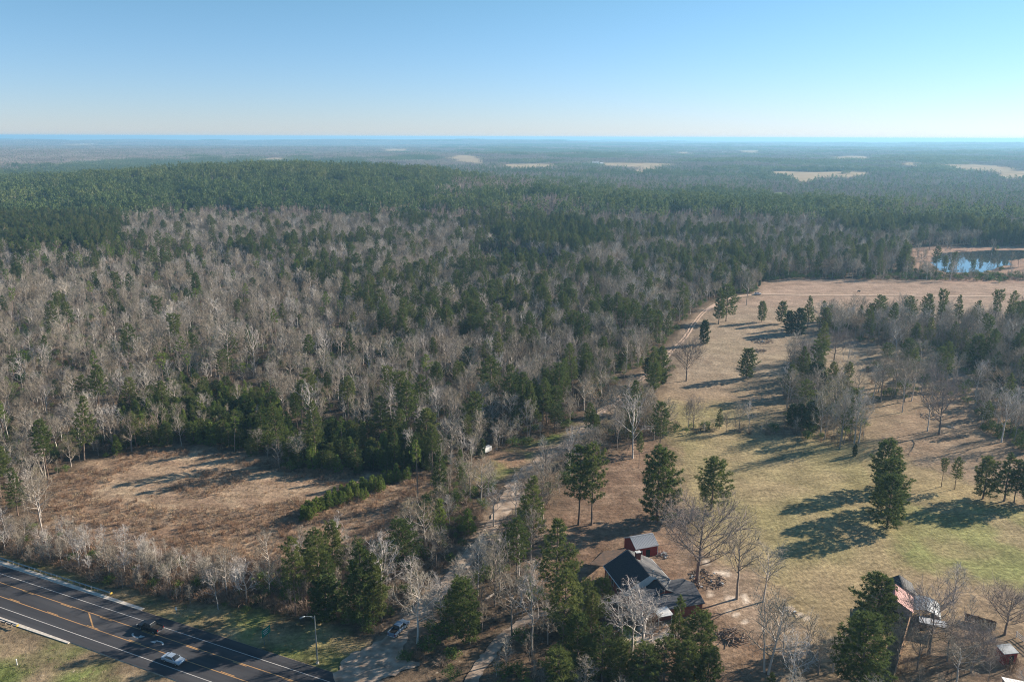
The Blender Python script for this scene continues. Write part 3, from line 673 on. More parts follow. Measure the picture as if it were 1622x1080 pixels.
def tuft(seed, H=.8, R=.7, n=26, w=.05):
    r = random.Random(seed); K = MB()
    for i in range(n):
        a = r.random() * 6.28; rr = R * math.sqrt(r.random()); p = np.array([rr * math.cos(a), rr * math.sin(a), -.05]); d = nrm([r.gauss(0, .35), r.gauss(0, .35), 1]); s = nrm(rdirv(r) * (1, 1, 0)) * w
        K.tri(p - s, p + s, p + d * H * (.5 + .6 * r.random()))
    return K

KIT = {}      # kind -> list of (trunk mesh, crown mesh, height, radius)
def kit(kind, lst, bark, crown, hs):
    out = []
    for i, (T, K) in enumerate(lst):
        out.append((T.mesh(kind + '_trunk', [bark], True), K.mesh(kind + '_crown', crown if isinstance(crown, list) else [crown]), hs[i]))
    KIT[kind] = out
kit('bare', [bare_tree(11 + i, H=12, spread=.26 + .03 * (i % 3), first=.28 + .05 * (i % 4), up=.85) for i in range(8)], M['bark_grey'], M['twig'], [12] * 8)
kit('pale', [bare_tree(31 + i, H=12, spread=.22 + .03 * (i % 3), first=.35, n1=13, n2=5, n3=5, up=.9, trunk_r=.16) for i in range(5)], M['bark_pale'], M['twig_pale'], [12] * 5)
kit('oak', [bare_tree(51 + i, H=11, spread=.58, first=.25, n1=24, n2=10, n3=9, n4=3, up=.45, trunk_r=.30, limb=.38, tw=.03) for i in range(3)], M['bark_oak'], M['twig_oak'], [11] * 3)
kit('multi', [bare_tree(61 + i, H=11, spread=.22, first=.25, n1=9, n2=5, n3=5, up=.95, trunk_r=.13, multi=3) for i in range(2)], M['bark_grey'], M['twig'], [11] * 2)
kit('tan', [bare_tree(71 + i, H=10, spread=.45, first=.3, n1=13, n2=6, n3=6, up=.55, trunk_r=.2, leaf=.8) for i in range(2)], M['bark_grey'], [M['twig'], M['tan_leaf']], [10] * 2)
kit('olive', [bare_tree(81 + i, H=9, spread=.3, first=.2, n1=12, n2=6, n3=6, up=.8, trunk_r=.13, leaf=.6) for i in range(2)], M['bark_grey'], [M['twig'], M['olive_leaf']], [9] * 2)
kit('thin', [bare_tree(91 + i, H=8, spread=.17, first=.25, n1=12, n2=4, n3=4, n4=2, up=1.05, trunk_r=.07, tw=.035) for i in range(4)], M['bark_grey'], M['twig'], [8] * 4)
kit('pine', [pine(101, first=.38, R=3.4, gap=.22), pine(102, first=.45, R=3.0, gap=.25, lean=.02), pine(103, first=.32, R=3.5, shape='egg', nb=66, gap=.25), pine(104, first=.5, R=3.1, gap=.2),
             pine(105, first=.25, R=3.2, shape='cone', nb=70, gap=.2), pine(106, first=.55, R=3.2, shape='flat', nb=46, gap=.2)], M['pbark'], M['needle'], [18] * 6)
kit('bushy', [pine(111, H=14, first=.10, R=3.5, shape='egg', nb=80, gap=.2, dens=1.1), pine(112, H=14, first=.14, R=3.4, shape='cone', nb=62, gap=.18, dens=1.15), pine(113, H=14, first=.2, R=3.9, shape='round', nb=58, gap=.2)], M['pbark'], M['needle'], [14] * 3)
kit('dense', [pine(151, H=14, first=.07, R=3.9, shape='egg', nb=80, gap=.14, dens=1.25), pine(152, H=14, first=.1, R=3.8, shape='round', nb=74, gap=.16, dens=1.25), pine(153, H=14, first=.08, R=4.0, shape='egg', nb=76, gap=.15, dens=1.25)], M['pbark'], M['needle'], [14] * 3)
kit('poor', [pine(121, first=.68, R=2.0, nb=18, shape='round'), pine(122, first=.72, R=2.4, nb=16, shape='flat')], M['pbark'], M['needle_lt'], [18] * 2)
kit('young', [pine(131 + i, H=6, first=.06, R=1.6, shape='cone', nb=32, tr=.08, L=.5, w=.12, dens=1.6, cn=8) for i in range(3)], M['pbark'], M['needle_lt'], [6] * 3)
kit('cedar', [pine(141 + i, H=9, first=.03, R=2.2, shape='egg', nb=62, tr=.12, L=.42, w=.15, dens=1.9, cn=9) for i in range(2)], M['pbark'], M['cedar'], [9] * 2)

def joined(name, T, K, mT, mK):
    b = MB(); b.add(T.v, T.f, 0) if T else None; b.add(K.v, K.f, 1); b.m = [0] * (len(T.f) if T else 0) + [1 + m for m in K.m]
    return b.mesh(name, [mT] + (mK if isinstance(mK, list) else [mK]))
PROTO = bpy.data.collections.new('forest_kit')
PIDX = {}; _pn = [0]
def proto(key, me):
    o = bpy.data.objects.new('k%03d' % _pn[0], me); PROTO.objects.link(o); PIDX.setdefault(key, []).append(_pn[0]); _pn[0] += 1; return o
def join_meshes(name, a, b):
    bmx = bmesh.new(); bmx.from_mesh(a); na = len(bmx.faces); bmx.from_mesh(b); bmx.faces.ensure_lookup_table()
    k = len(a.materials)
    for i in range(na, len(bmx.faces)): bmx.faces[i].material_index += k
    m = bpy.data.meshes.new(name); bmx.to_mesh(m); bmx.free()
    for mt in list(a.materials) + list(b.materials): m.materials.append(mt)
    return m
for kd, lst in KIT.items():
    for T, K, h in lst: proto(kd, join_meshes(kd + '_whole', T, K))
KH = {k: [x[2] for x in v] for k, v in KIT.items()}
# dark variant of pine kit for closed stands
for T, K, h in KIT['pine'][:4]:
    m = join_meshes('dark_pine', T, K); m.materials[1] = M['needle_dk']; proto('dpine', m)
KH['dpine'] = [18] * 4
for i in range(4): proto('brush', shrub(200 + i, 2.0, 1.3, 46, .035).mesh('brush', M['brown_brush']))
for i in range(3): proto('rust', shrub(210 + i, 1.3, 1.1, 40, .04).mesh('rust_brush', M['rust_brush']))
for i in range(3): proto('privet', shrub(220 + i, 2.6, 1.6, 46, .03, leaf=7).mesh('evergreen_shrub', M['privet']))
for i in range(2): proto('strawt', tuft(230 + i).mesh('straw_tuft', M['straw']))
for i in range(2): proto('grasst', tuft(240 + i, .35, .8, 26, .05).mesh('grass_tuft', M['green_grass']))
KH.update(brush=[2.0] * 4, rust=[1.3] * 3, privet=[2.6] * 3, strawt=[.8] * 2, grasst=[.35] * 2)

# distant clusters: many small trees in one mesh, fewer faces each
def lo_pine(b, x, y, H, R, r, n, mi=1, trunk=True, fir=.35):
    if trunk: b.tube([(x, y, 0), (x, y, H * .9)], [.16, .05], 3, 0)
    for i in range(n):
        u = r.random(); a = r.random() * 6.28; pr = math.sin(math.pi * min(1, .15 + .85 * u)) ** .6 + .1; rr = R * pr * math.sqrt(r.random()) 
        c = np.array([x + rr * math.cos(a), y + rr * math.sin(a), H * (fir + (1 - fir) * u)]); S = R * .42
        b.tri(c + rdirv(r) * S, c + rdirv(r) * S, c + rdirv(r) * S + (0, 0, S * .5), mi)
def lo_bare(b, x, y, H, R, r, n, mi=1, trunk=True, wd=.1):
    if trunk: b.tube([(x, y, 0), (x, y, H * .8)], [.14, .04], 3, 0)
    for i in range(n):
        u = r.random() ** .7; a = r.random() * 6.28; pr = math.sin(math.pi * min(1, .2 + .75 * u)) ** .6; rr = R * pr * r.random() ** .6
        e = np.array([x + rr * math.cos(a), y + rr * math.sin(a), H * (.3 + .7 * u)]); p = np.array([x + rr * .4 * math.cos(a), y + rr * .4 * math.sin(a), e[2] - R * .55])
        s = nrm(np.cross(e - p, rdirv(r))) * wd * (R / 2.5); b.tri(p - s, p + s, e, mi)
def cluster(seed, size, gap_, f, nP, nB, trunk=True, mats=None, sz=1.0):
    r = random.Random(seed); b = MB(); n = int(size / gap_)
    for i in range(n):
        for j in range(n):
            x = (i + r.random()) / n * size - size / 2; y = (j + r.random()) / n * size - size / 2
            if r.random() < .04: continue
            if r.random() < f: lo_pine(b, x, y, r.uniform(9, 18) * (.5 + .5 * sz), r.uniform(2.2, 3.9) * sz, r, nP, 1, trunk)
            else: lo_bare(b, x, y, r.uniform(8, 13) * (.5 + .5 * sz), r.uniform(2.2, 3.4) * sz, r, nB, 2, trunk, wd=.1 if trunk else (.22 if sz < 1.5 else .4))
    return b
M['needle_far'] = m_vary('far_needles', [(0.065, 0.105, 0.042), (0.11, 0.15, 0.052), (0.17, 0.19, 0.07)], 0.02, .3, transl=.3, loc=.005)
M['twig_far'] = m_vary('far_twigs', [(0.20, 0.15, 0.125), (0.33, 0.265, 0.225), (0.43, 0.365, 0.32)], 0.05, .3, loc=.006)
cm = [M['bark_grey'], M['needle_far'], M['twig_far']]
for key, f in (('c_pine', .95), ('c_mix', .28), ('c_bare', .05)):
    for i in range(4): proto(key + '2', cluster(300 + i, 24, 5.0, f, 56, 70).mesh('tree_cluster', cm))
    for i in range(3): proto(key + '3', cluster(320 + i, 80, 5.6, f, 13, 28, False).mesh('tree_cluster', cm))
    for i in range(3): proto(key + '4', cluster(340 + i, 320, 11, f, 8, 18, False, sz=1.7).mesh('tree_cluster', cm))

def gn_scatter(name, label, cat, P, ROT, SCL, IDX, kind='stuff'):
    me = bpy.data.meshes.new(name); n = len(P); me.vertices.add(n); me.vertices.foreach_set('co', np.asarray(P, np.float32).ravel())
    a = me.attributes.new('rot', 'FLOAT_VECTOR', 'POINT'); a.data.foreach_set('vector', np.asarray(ROT, np.float32).ravel())
    a = me.attributes.new('scl', 'FLOAT_VECTOR', 'POINT'); a.data.foreach_set('vector', np.asarray(SCL, np.float32).ravel())
    a = me.attributes.new('idx', 'INT', 'POINT'); a.data.foreach_set('value', np.asarray(IDX, np.int32))
    o = link(name, me); g = bpy.data.node_groups.new(name, 'GeometryNodeTree')
    g.interface.new_socket('Geometry', in_out='INPUT', socket_type='NodeSocketGeometry'); g.interface.new_socket('Geometry', in_out='OUTPUT', socket_type='NodeSocketGeometry')
    gi = g.nodes.new('NodeGroupInput'); go = g.nodes.new('NodeGroupOutput'); ip = g.nodes.new('GeometryNodeInstanceOnPoints'); ci = g.nodes.new('GeometryNodeCollectionInfo')
    ci.inputs['Collection'].default_value = PROTO; ci.inputs['Separate Children'].default_value = True; ci.inputs['Reset Children'].default_value = True
    def na(t, nm):
        x = g.nodes.new('GeometryNodeInputNamedAttribute'); x.data_type = t; x.inputs['Name'].default_value = nm
        return [q for q in x.outputs if q.enabled and q.name == 'Attribute'][0]
    L = g.links.new
    L(gi.outputs[0], ip.inputs['Points']); L(ci.outputs[0], ip.inputs['Instance']); ip.inputs['Pick Instance'].default_value = True
    L(na('INT', 'idx'), ip.inputs['Instance Index']); L(na('FLOAT_VECTOR', 'rot'), ip.inputs['Rotation']); L(na('FLOAT_VECTOR', 'scl'), ip.inputs['Scale']); L(ip.outputs[0], go.inputs[0])
    o.modifiers.new('scatter', 'NODES').node_group = g
    return tag(o, label, cat, kind=kind)

# ------------------------------------------------------------------ trees that the photograph singles out
NAMES = {'bare': 'bare_tree', 'pale': 'bare_tree', 'oak': 'oak_tree', 'multi': 'bare_tree', 'tan': 'oak_tree', 'olive': 'leafy_tree', 'thin': 'bare_sapling', 'pine': 'pine_tree', 'bushy': 'pine_tree', 'dense': 'pine_tree', 'poor': 'pine_tree', 'young': 'young_pine', 'cedar': 'cedar_tree', 'dpine': 'pine_tree'}
CATS = {'bare': 'tree', 'pale': 'tree', 'oak': 'tree', 'multi': 'tree', 'tan': 'tree', 'olive': 'tree', 'thin': 'sapling', 'pine': 'pine tree', 'bushy': 'pine tree', 'dense': 'pine tree', 'poor': 'pine tree', 'young': 'young pine', 'cedar': 'cedar', 'dpine': 'pine tree'}
def plant(kind, var, x, y, z, H, wx, rz, label, group=None, tilt=(0, 0)):
    src = 'pine' if kind == 'dpine' else kind
    T, K, h = KIT[src][var % len(KIT[src])]
    e = empty(NAMES[kind], (x, y, z), rz); s = H / h; e.scale = (wx, wx, s); e.rotation_euler = (tilt[0], tilt[1], rz)
    link('trunk', T, e); link('crown', K, e); tag(e, label, CATS[kind], group); return e

HERO = [ # kind, variant, base x, base y, top y, width factor, label
 ('pine', 0, 932, 702, 637, .8, 'slim pine in a tight trio beside the gravel drive bend, tallest of the trio', 'g:trio of pines at the drive'),
 ('pine', 3, 938, 706, 648, .7, 'dark trunked pine at the middle of the trio beside the drive bend', 'g:trio of pines at the drive'),
 ('pine', 1, 945, 702, 655, .7, 'thin pine on the meadow side of the trio by the drive bend', 'g:trio of pines at the drive'),
 ('pine', 2, 1045, 712, 635, 1.1, 'tall pine standing where the yard meets the meadow behind the widest pine', None),
 ('pine', 1, 1012, 741, 682, .55, 'thin half hidden pine beside a tall pale bare tree', None),
 ('pine', 0, 917, 831, 704, 1.2, 'tall pine with straight trunk on red needle litter, nearer the drive', 'g:pair of tall yard pines'),
 ('pine', 2, 937, 831, 701, 1.1, 'tall leaning pine on red needle litter next to its straight twin', 'g:pair of tall yard pines'),
 ('dense', 2, 1040, 826, 709, 1.25, 'widest dark pine directly behind the red shed', None),
 ('bushy', 0, 1127, 807, 724, 1.25, 'open crowned pine standing alone at the meadow edge near the big bare oak', None),
 ('bushy', 1, 1139, 680, 646, .75, 'small dark pine alone on the hedge line across the meadow', None),
 ('bare', 0, 1090, 679, 640, .8, 'small bare tree on the meadow hedge line, paired with another', 'g:small bare trees on the hedge line'),
 ('oak', 0, 1098, 679, 637, .55, 'round headed small bare tree on the meadow hedge line', 'g:small bare trees on the hedge line'),
 ('bare', 2, 1171, 682, 640, .7, 'slim greyish bare tree right of the small hedge line pine', 'g:small bare trees on the hedge line'),
 ('pale', 1, 1186, 680, 637, .9, 'pale straight bare tree at the end of the hedge line', 'g:small bare trees on the hedge line'),
 ('pale', 2, 1002, 726, 632, 1.3, 'tall pale grey bare tree between the yard pines and the meadow', None),
 ('tan', 0, 945, 684, 626, 1.5, 'broad oak holding tan leaves over the bend of the drive', None),
 ('bare', 3, 975, 690, 618, 1.2, 'grey bare tree between the tan oak and the meadow', None),
 ('bare', 4, 995, 665, 600, 1.2, 'grey bare tree where the drive narrows by the meadow', None),
 ('oak', 1, 1104, 921, 812, 1.22, 'great spreading bare oak beside the house and brush heap', None),
 ('bare', 1, 1167, 948, 838, 1.25, 'upright bare tree rising from the white sandy patch', None),
 ('multi', 0, 1213, 1066, 948, 1.4, 'double trunked bare tree at the yard corner in front of the meadow', None),
 ('bare', 2, 1209, 952, 872, 1.2, 'dark branched bare tree leaning toward the meadow sand scrape', None),
 ('thin', 0, 1275, 1056, 975, 1.3, 'slender bare sapling standing apart before the two great pines', None),
 ('bare', 4, 1296, 1068, 1000, .9, 'crooked grey bare tree beside the slender sapling', None),
 ('dense', 2, 1386, 1008, 911, 1.3, 'upper of the two great round pines beside the pink roof', 'g:great pines at the second house'),
 ('dense', 0, 1362, 1092, 974, 1.45, 'lower and nearer of the two great round pines beside the fence', 'g:great pines at the second house'),
 ('oak', 2, 1471, 1034, 948, .95, 'wide bare tree inside the fenced yard of the pink roofed house', None),
 ('bare', 0, 1509, 953, 898, 1.2, 'fine twigged bare tree behind the white corrugated roof', None),
 ('oak', 0, 1538, 1064, 1008, .75, 'dark leaning bare tree in front of the small red shed', None),
 ('oak', 1, 1591, 1005, 940, .9, 'spreading bare tree next to the white rail fence', None),
 ('thin', 1, 1538, 979, 944, 1.0, 'thin bare sapling at the brown board fence', None),
 ('bare', 3, 1628, 1012, 950, .9, 'bare tree at the frame edge behind the rail fence', None),
 ('dense', 1, 1405, 836, 752, 1.3, 'front pine of the dense column casting the broad shadow on the meadow', 'g:column of meadow pines'),
 ('dense', 0, 1404, 806, 727, 1.3, 'middle pine of the dense column on the meadow', 'g:column of meadow pines'),
 ('dense', 2, 1400, 776, 698, 1.25, 'rearmost pine of the dense column on the meadow', 'g:column of meadow pines'),
 ('pine', 5, 1491, 771, 726, .75, 'small slim pine of a pair by the green lawn, with sparse crown', 'g:pair of small lawn pines'),
 ('pine', 0, 1512, 774, 723, .8, 'slightly taller slim pine of the pair by the green lawn', 'g:pair of small lawn pines'),
 ('bushy', 0, 1557, 790, 723, 1.15, 'broad pine at the start of the dark clump above the lawn', 'g:clump of pines above the lawn'),
 ('bushy', 1, 1590, 793, 716, 1.2, 'tallest pine in the dark clump above the lawn', 'g:clump of pines above the lawn'),
 ('pine', 2, 1606, 795, 728, 1.0, 'pine with forked shadow in the clump above the lawn', 'g:clump of pines above the lawn'),
 ('bushy', 0, 1630, 797, 722, 1.1, 'pine cut by the frame edge in the clump above the lawn', 'g:clump of pines above the lawn'),
 ('cedar', 0, 1353, 723, 703, .6, 'tiny round cedar under the bare trees at the meadow centre', None),
 ('bare', 1, 1330, 710, 626, 1.0, 'leafless tree with dark trunk at the meadow grove tip', 'g:bare grove in mid meadow'),
 ('pale', 0, 1353, 702, 622, 1.25, 'pale twin trunked bare tree at the meadow grove tip', 'g:bare grove in mid meadow'),
 ('pale', 1, 1360, 701, 625, 1.1, 'pale bare tree forming the second stem of the grove tip', 'g:bare grove in mid meadow'),
 ('olive', 0, 1322, 678, 610, 1.6, 'yellowish leaved tree beside the dark cedars of the grove', 'g:bare grove in mid meadow'),
 ('olive', 1, 1300, 688, 625, 1.3, 'olive grey tree low in the meadow grove', 'g:bare grove in mid meadow'),
 ('cedar', 1, 1288, 624, 573, 1.6, 'big dark conical cedar at the head of the meadow grove', None),
 ('cedar', 0, 1253, 676, 640, 1.1, 'dark cedar in the shaded foot of the grove, outer one', 'g:cedars in the grove shade'),
 ('cedar', 1, 1268, 679, 640, 1.1, 'dark cedar in the shaded foot of the grove, middle one', 'g:cedars in the grove shade'),
 ('cedar', 0, 1284, 682, 634, 1.2, 'dark cedar in the shaded foot of the grove, next to the olive tree', 'g:cedars in the grove shade'),
 ('cedar', 1, 1320, 614, 594, 1.0, 'small round cedar behind the yellowish tree', None),
 ('dense', 2, 1182, 600, 552, 1.15, 'lone round pine in the open mowed field with long shadow', None),
 ('oak', 2, 1321, 571, 529, 1.05, 'low round headed bare oak in the open field', None),
 ('oak', 0, 1275, 600, 552, .85, 'pale spreading bare tree behind the big conical cedar', None),
 ('bushy', 0, 1206, 510, 477, .95, 'small dark pine standing alone near the upper field', None),
 ('bushy', 1, 1138, 513, 455, 1.0, 'crooked pine beside the track, nearer stem of two', 'g:two pines by the sandy track'),
 ('bushy', 2, 1150, 509, 450, 1.1, 'crooked pine beside the track, farther stem of two', 'g:two pines by the sandy track'),
 ('bare', 2, 1182, 484, 433, 1.2, 'bare tree at the corner of the upper field by the white car', None),
 ('cedar', 0, 1114, 545, 507, 1.15, 'dark leaning cedar on the meadow side of the track', None),
 ('oak', 1, 1087, 603, 546, .85, 'grey bare tree with bushy foot at the meadow corner', None),
 ('bare', 1, 1009, 578, 522, 1.3, 'bare tree left of the twin rut track', None),
 ('cedar', 1, 1025, 592, 566, 1.2, 'low dark evergreen bush by the twin rut track', None),
 ('cedar', 0, 1050, 608, 586, .9, 'small dark evergreen by the track end', None),
 ('bushy', 0, 1237, 513, 477, 1.0, 'outermost pine of the dark clump above the mowed field', 'g:dark clump above the mowed field'),
 ('cedar', 0, 1249, 527, 492, 1.3, 'round dark cedar of the clump above the mowed field', 'g:dark clump above the mowed field'),
 ('cedar', 1, 1263, 529, 488, 1.5, 'largest dark cedar of the clump above the mowed field', 'g:dark clump above the mowed field'),
 ('bushy', 1, 1279, 518, 468, 1.1, 'pine at the far end of the clump above the mowed field', 'g:dark clump above the mowed field'),
 ('cedar', 1, 1308, 527, 513, .7, 'small round cedar under bare trees of the field row', None),
 ('bushy', 2, 1404, 570, 543, 1.2, 'low spreading pine in the middle wood beside a taller pine', None),
 ('bushy', 0, 1437, 576, 536, 1.3, 'dense pine in the middle wood beside the low spreading pine', None),
 ('pine', 5, 1486, 532, 460, 1.0, 'tall flat topped pine above the wooded strip, with layered crown', 'g:flat topped pines of the wooded strip'),
 ('pine', 5, 1572, 532, 460, 1.05, 'tallest flat topped pine near the sandy road', 'g:flat topped pines of the wooded strip'),
 ('pine', 3, 1594, 528, 482, .9, 'shorter pine beside the tallest flat topped pine', 'g:flat topped pines of the wooded strip'),
 ('pine', 2, 1545, 520, 475, .8, 'narrow pine before the tallest flat topped pine', 'g:flat topped pines of the wooded strip'),
 ('bushy', 1, 1508, 556, 508, 1.2, 'dark conical pine within the wooded strip', None),
 ('pine', 3, 1624, 525, 478, 1.0, 'pine at the frame edge of the wooded strip', None),
 ('bare', 0, 1395, 637, 568, 1.2, 'dark trunked bare tree at the near side of the middle copse', 'g:middle copse of bare trees'),
 ('bare', 1, 1417, 628, 563, 1.2, 'bare tree with twin shadow in the middle copse', 'g:middle copse of bare trees'),
 ('bare', 3, 1432, 637, 574, 1.1, 'leaning bare tree in the middle copse', 'g:middle copse of bare trees'),
 ('bare', 2, 1444, 635, 573, 1.0, 'straight bare tree in the middle copse', 'g:middle copse of bare trees'),
 ('multi', 1, 1466, 600, 560, 1.2, 'multi stemmed bare tree behind the middle copse', 'g:middle copse of bare trees'),
 ('bare', 4, 1478, 618, 560, 1.3, 'broad bare tree on the outer edge of the middle copse', 'g:middle copse of bare trees'),
 ('oak', 1, 1487, 688, 604, 1.0, 'wide limbed bare oak by the fallen branches', None),
 ('bare', 1, 1469, 683, 610, 1.0, 'straight dark bare tree just behind the wide limbed oak', None),
 ('bare', 2, 1429, 653, 585, .9, 'bare tree casting the first shadow over the leafy slope', None),
 ('pale', 2, 1586, 700, 622, 1.3, 'pale bushy bare tree above the lawn clump', None),
 ('cedar', 0, 1583, 617, 592, 1.2, 'dark shrubby evergreen on the brown slope', None),
 # bottom centre and yard
 ('pine', 4, 881, 956, 820, 1.45, 'towering pine standing between the drive and the house', None),
 ('pine', 4, 844, 870, 752, 1.35, 'tall pine with long bare trunk beside the widest part of the drive', None),
 ('pale', 0, 861, 752, 694, .8, 'pale bare tree at the drive bend above the tall pine', None),
 ('pale', 1, 782, 834, 772, 1.2, 'pale grey bare tree crowding the drive', None),
 ('bare', 2, 762, 800, 735, 1.3, 'grey bare tree overhanging the drive from the wood', None),
 ('bare', 1, 745, 790, 728, 1.2, 'grey bare tree beside the small white trailer clearing', None),
 ('poor', 0, 662, 798, 695, .9, 'spindly pine with a tiny crown on a long bare trunk', None),
 ('bushy', 1, 697, 792, 709, .8, 'narrow pine next to the spindly bare trunked pine', None),
 ('young', 0, 698, 848, 792, 1.4, 'bright yellow green young pine in the thicket by the drive', None),
 ('young', 2, 741, 848, 806, 1.3, 'second yellow green young pine in the thicket by the drive', None),
 ('olive', 0, 778, 908, 850, 1.3, 'yellowish thicket tree beside the drive', None),
 ('bushy', 1, 725, 1003, 912, 1.0, 'ivy dark pine beside the lower drive with bare trees', None),
 ('pale', 2, 700, 990, 918, 1.3, 'pale bare tree crown overhanging the lower drive', None),
 ('bare', 3, 811, 1008, 918, 1.1, 'slim bare tree beside the grey house drive', None),
 ('pale', 1, 843, 1036, 910, 1.0, 'tall slim bare tree in the centre foreground thicket', None),
 ('bare', 0, 868, 1020, 960, .9, 'low grey bare tree in the foreground thicket', None),
 ('bushy', 2, 930, 994, 921, 1.1, 'rounded pine beside the house front, outer one', 'g:pines around the house front'),
 ('bushy', 0, 953, 980, 915, .95, 'rounded pine nearest the house roof', 'g:pines around the house front'),
 ('dense', 1, 914, 1066, 972, 1.0, 'large bright foreground pine nearest the frame bottom', 'g:pines around the house front'),
 ('bushy', 2, 953, 1078, 994, 1.1, 'foreground pine next to the large bright one', 'g:pines around the house front'),
 ('bushy', 0, 982, 1090, 1012, .9, 'small foreground pine below the silver bare trees', 'g:pines around the house front'),
 ('pale', 0, 985, 1022, 938, 1.6, 'silvery bare tree before the house roof, outer one', 'g:silvery bare trees before the house'),
 ('pale', 1, 1000, 1040, 936, 1.5, 'silvery bare tree before the house roof, tallest one', 'g:silvery bare trees before the house'),
 ('pale', 2, 1018, 1046, 940, 1.6, 'silvery bare tree before the low wing of the house', 'g:silvery bare trees before the house'),
 ('bushy', 1, 1072, 1046, 941, .85, 'bright pine hiding the front corner of the house wing', 'g:foreground pine belt'),
 ('bushy', 0, 1107, 1064, 970, 1.1, 'bright pine just past the end of the house wing', 'g:foreground pine belt'),
 ('bushy', 2, 1050, 1094, 1012, 1.2, 'dark bushy pine low in the foreground belt', 'g:foreground pine belt'),
 ('dense', 1, 1085, 1100, 1015, .95, 'bright topped pine low in the foreground belt', 'g:foreground pine belt'),
 ('bushy', 0, 1120, 1098, 1030, 1.1, 'pine at the end of the foreground belt', 'g:foreground pine belt'),
 ('bushy', 2, 1018, 1104, 1020, 1.1, 'dark pine half shaded in the foreground belt', 'g:foreground pine belt'),
 ('bushy', 0, 885, 1112, 1030, 1.2, 'dark pine at the bottom edge under the large bright pine', 'g:foreground pine belt'),
 ('bushy', 1, 1218, 1122, 1064, .9, 'pine top peeping in at the bottom of the yard', None),
 ('multi', 0, 1030, 1010, 965, .9, 'small multi stemmed bare tree behind the silvery trees', None),
 ('bare', 1, 1500, 1046, 985, 1.2, 'fine twigged bare tree inside the fence behind the wide yard tree', 'g:bare trees in the fenced yard'),
 ('bare', 3, 1452, 1062, 1006, 1.1, 'bare tree nearest the orange brown fence', 'g:bare trees in the fenced yard'),
 ('bare', 2, 1515, 1082, 1020, 1.2, 'bare tree low in the fenced yard near the white roof corner', 'g:bare trees in the fenced yard'),
 ('multi', 1, 1560, 1040, 985, 1.2, 'bushy bare tree in front of the dark board fence', 'g:bare trees in the fenced yard'),
 ('bare', 0, 1240, 1040, 975, 1.0, 'bare tree among the brown litter beside the double trunked one', None),
 ('multi', 0, 1320, 1062, 1012, 1.0, 'low bushy bare tree at the foot of the great pines', None),
 ('pine', 5, 281, 568, 498, 1.35, 'umbrella crowned pine rising alone over the western wood', None),
 ('bare', 1, 362, 590, 510, 1.6, 'tall broad bare tree right of the umbrella crowned pine', None),
 ('poor', 1, 262, 638, 560, 1.1, 'long trunked small crowned pine in front of the umbrella crowned pine', None),
 ('pale', 1, 404, 590, 520, 1.2, 'bare pale trunked tree next to the tall broad bare tree', None),
 ('pine', 4, 555, 582, 524, 1.1, 'pointed pine standing clear in the central wood', None),
 ('pine', 0, 778, 640, 563, 1.5, 'big twin crowned pine over the central thicket', None),
 ('pine', 4, 893, 640, 567, 1.3, 'tall layered pine above the dark pine clump', None),
 ('poor', 0, 676, 638, 560, 1.2, 'straight long trunked pine in the central wood', None),
 ('pine', 2, 752, 540, 498, 1.2, 'stout pine in the inner wood before the dark gap', None),
 ('pine', 4, 806, 548, 500, 1.2, 'cone shaped pine in the inner wood', None),
 ('pale', 2, 495, 684, 610, 1.3, 'white trunked bare tree over the young thicket', None),
 # verge by the highway
 ('pine', 0, 469, 974, 849, .85, 'tall slender pine behind the highway verge', 'g:pines behind the highway verge'),
 ('pine', 2, 508, 955, 848, 1.0, 'feathery pine in the middle of the verge group', 'g:pines behind the highway verge'),
 ('pine', 1, 520, 965, 874, .8, 'forked pine behind the dense evergreen', 'g:pines behind the highway verge'),
 ('cedar', 0, 518, 982, 912, 1.7, 'dense dark evergreen at the head of the shadowed verge', None),
 ('bushy', 1, 574, 990, 858, 1.25, 'vine draped pine beside the driveway mouth', 'g:pines behind the highway verge'),
 ('bushy', 0, 592, 985, 880, 1.0, 'shorter pine leaning over the driveway mouth', 'g:pines behind the highway verge'),
 ('pale', 0, 604, 980, 852, 1.2, 'tall silvery bare tree beside the vine draped pine', None),
 ('bare', 3, 560, 930, 870, 1.0, 'tan bare tree behind the verge pines', None),
 ('pale', 1, 392, 956, 896, 1.1, 'pale bare tree at the brush field corner', None),
]
HERO = [h for h in HERO]
hero_xy = []
for i, h in enumerate(HERO):
    kd, va, bx, by, ty, wf, lab, grp = h
    p = at(bx, by); H = max(2.0, float(height_of(bx, by, ty))); hk = KH[kd][0]; s = H / hk
    wx = wf * (s ** .5) * (hk / 18.0 if False else 1.0)
    if kd in ('pine', 'bushy', 'dense'): wx = wf * min(1.35, s ** .6)
    plant(kd, va, p[0], p[1], gz_near(p[0], p[1]), H, wx, (i * 1.7) % 6.28, lab, grp[2:] if grp else None)
    hero_xy.append((p[0], p[1]))
hero_xy = np.array(hero_xy)

# ------------------------------------------------------------------ the wood
Z_LEFT = [(-700, 400), (330, 400), (520, 470), (600, 560), (640, 640), (560, 720), (400, 740), (-700, 900)]
Z_P1 = [(-900, 280), (0, 283), (200, 262), (330, 254), (560, 258), (700, 275), (740, 300), (640, 334), (500, 345), (330, 340), (215, 345), (190, 375), (215, 402), (0, 410), (-900, 420)]
Z_B1 = [(190, 350), (330, 345), (480, 350), (640, 360), (640, 385), (400, 392), (215, 395)]
Z_P2 = [(795, 372), (860, 362), (955, 366), (968, 400), (930, 412), (880, 410), (800, 396)]
Z_P3 = [(560, 345), (760, 318), (900, 312), (1150, 315), (1330, 330), (1420, 355), (1700, 385), (1700, 398), (1560, 392), (1440, 380), (1330, 362), (1230, 344), (1000, 336), (850, 330), (640, 342)]
Z_BV = [(1160, 292), (1230, 288), (1400, 286), (1900, 296), (1900, 352), (1480, 348), (1330, 325), (1200, 312)]
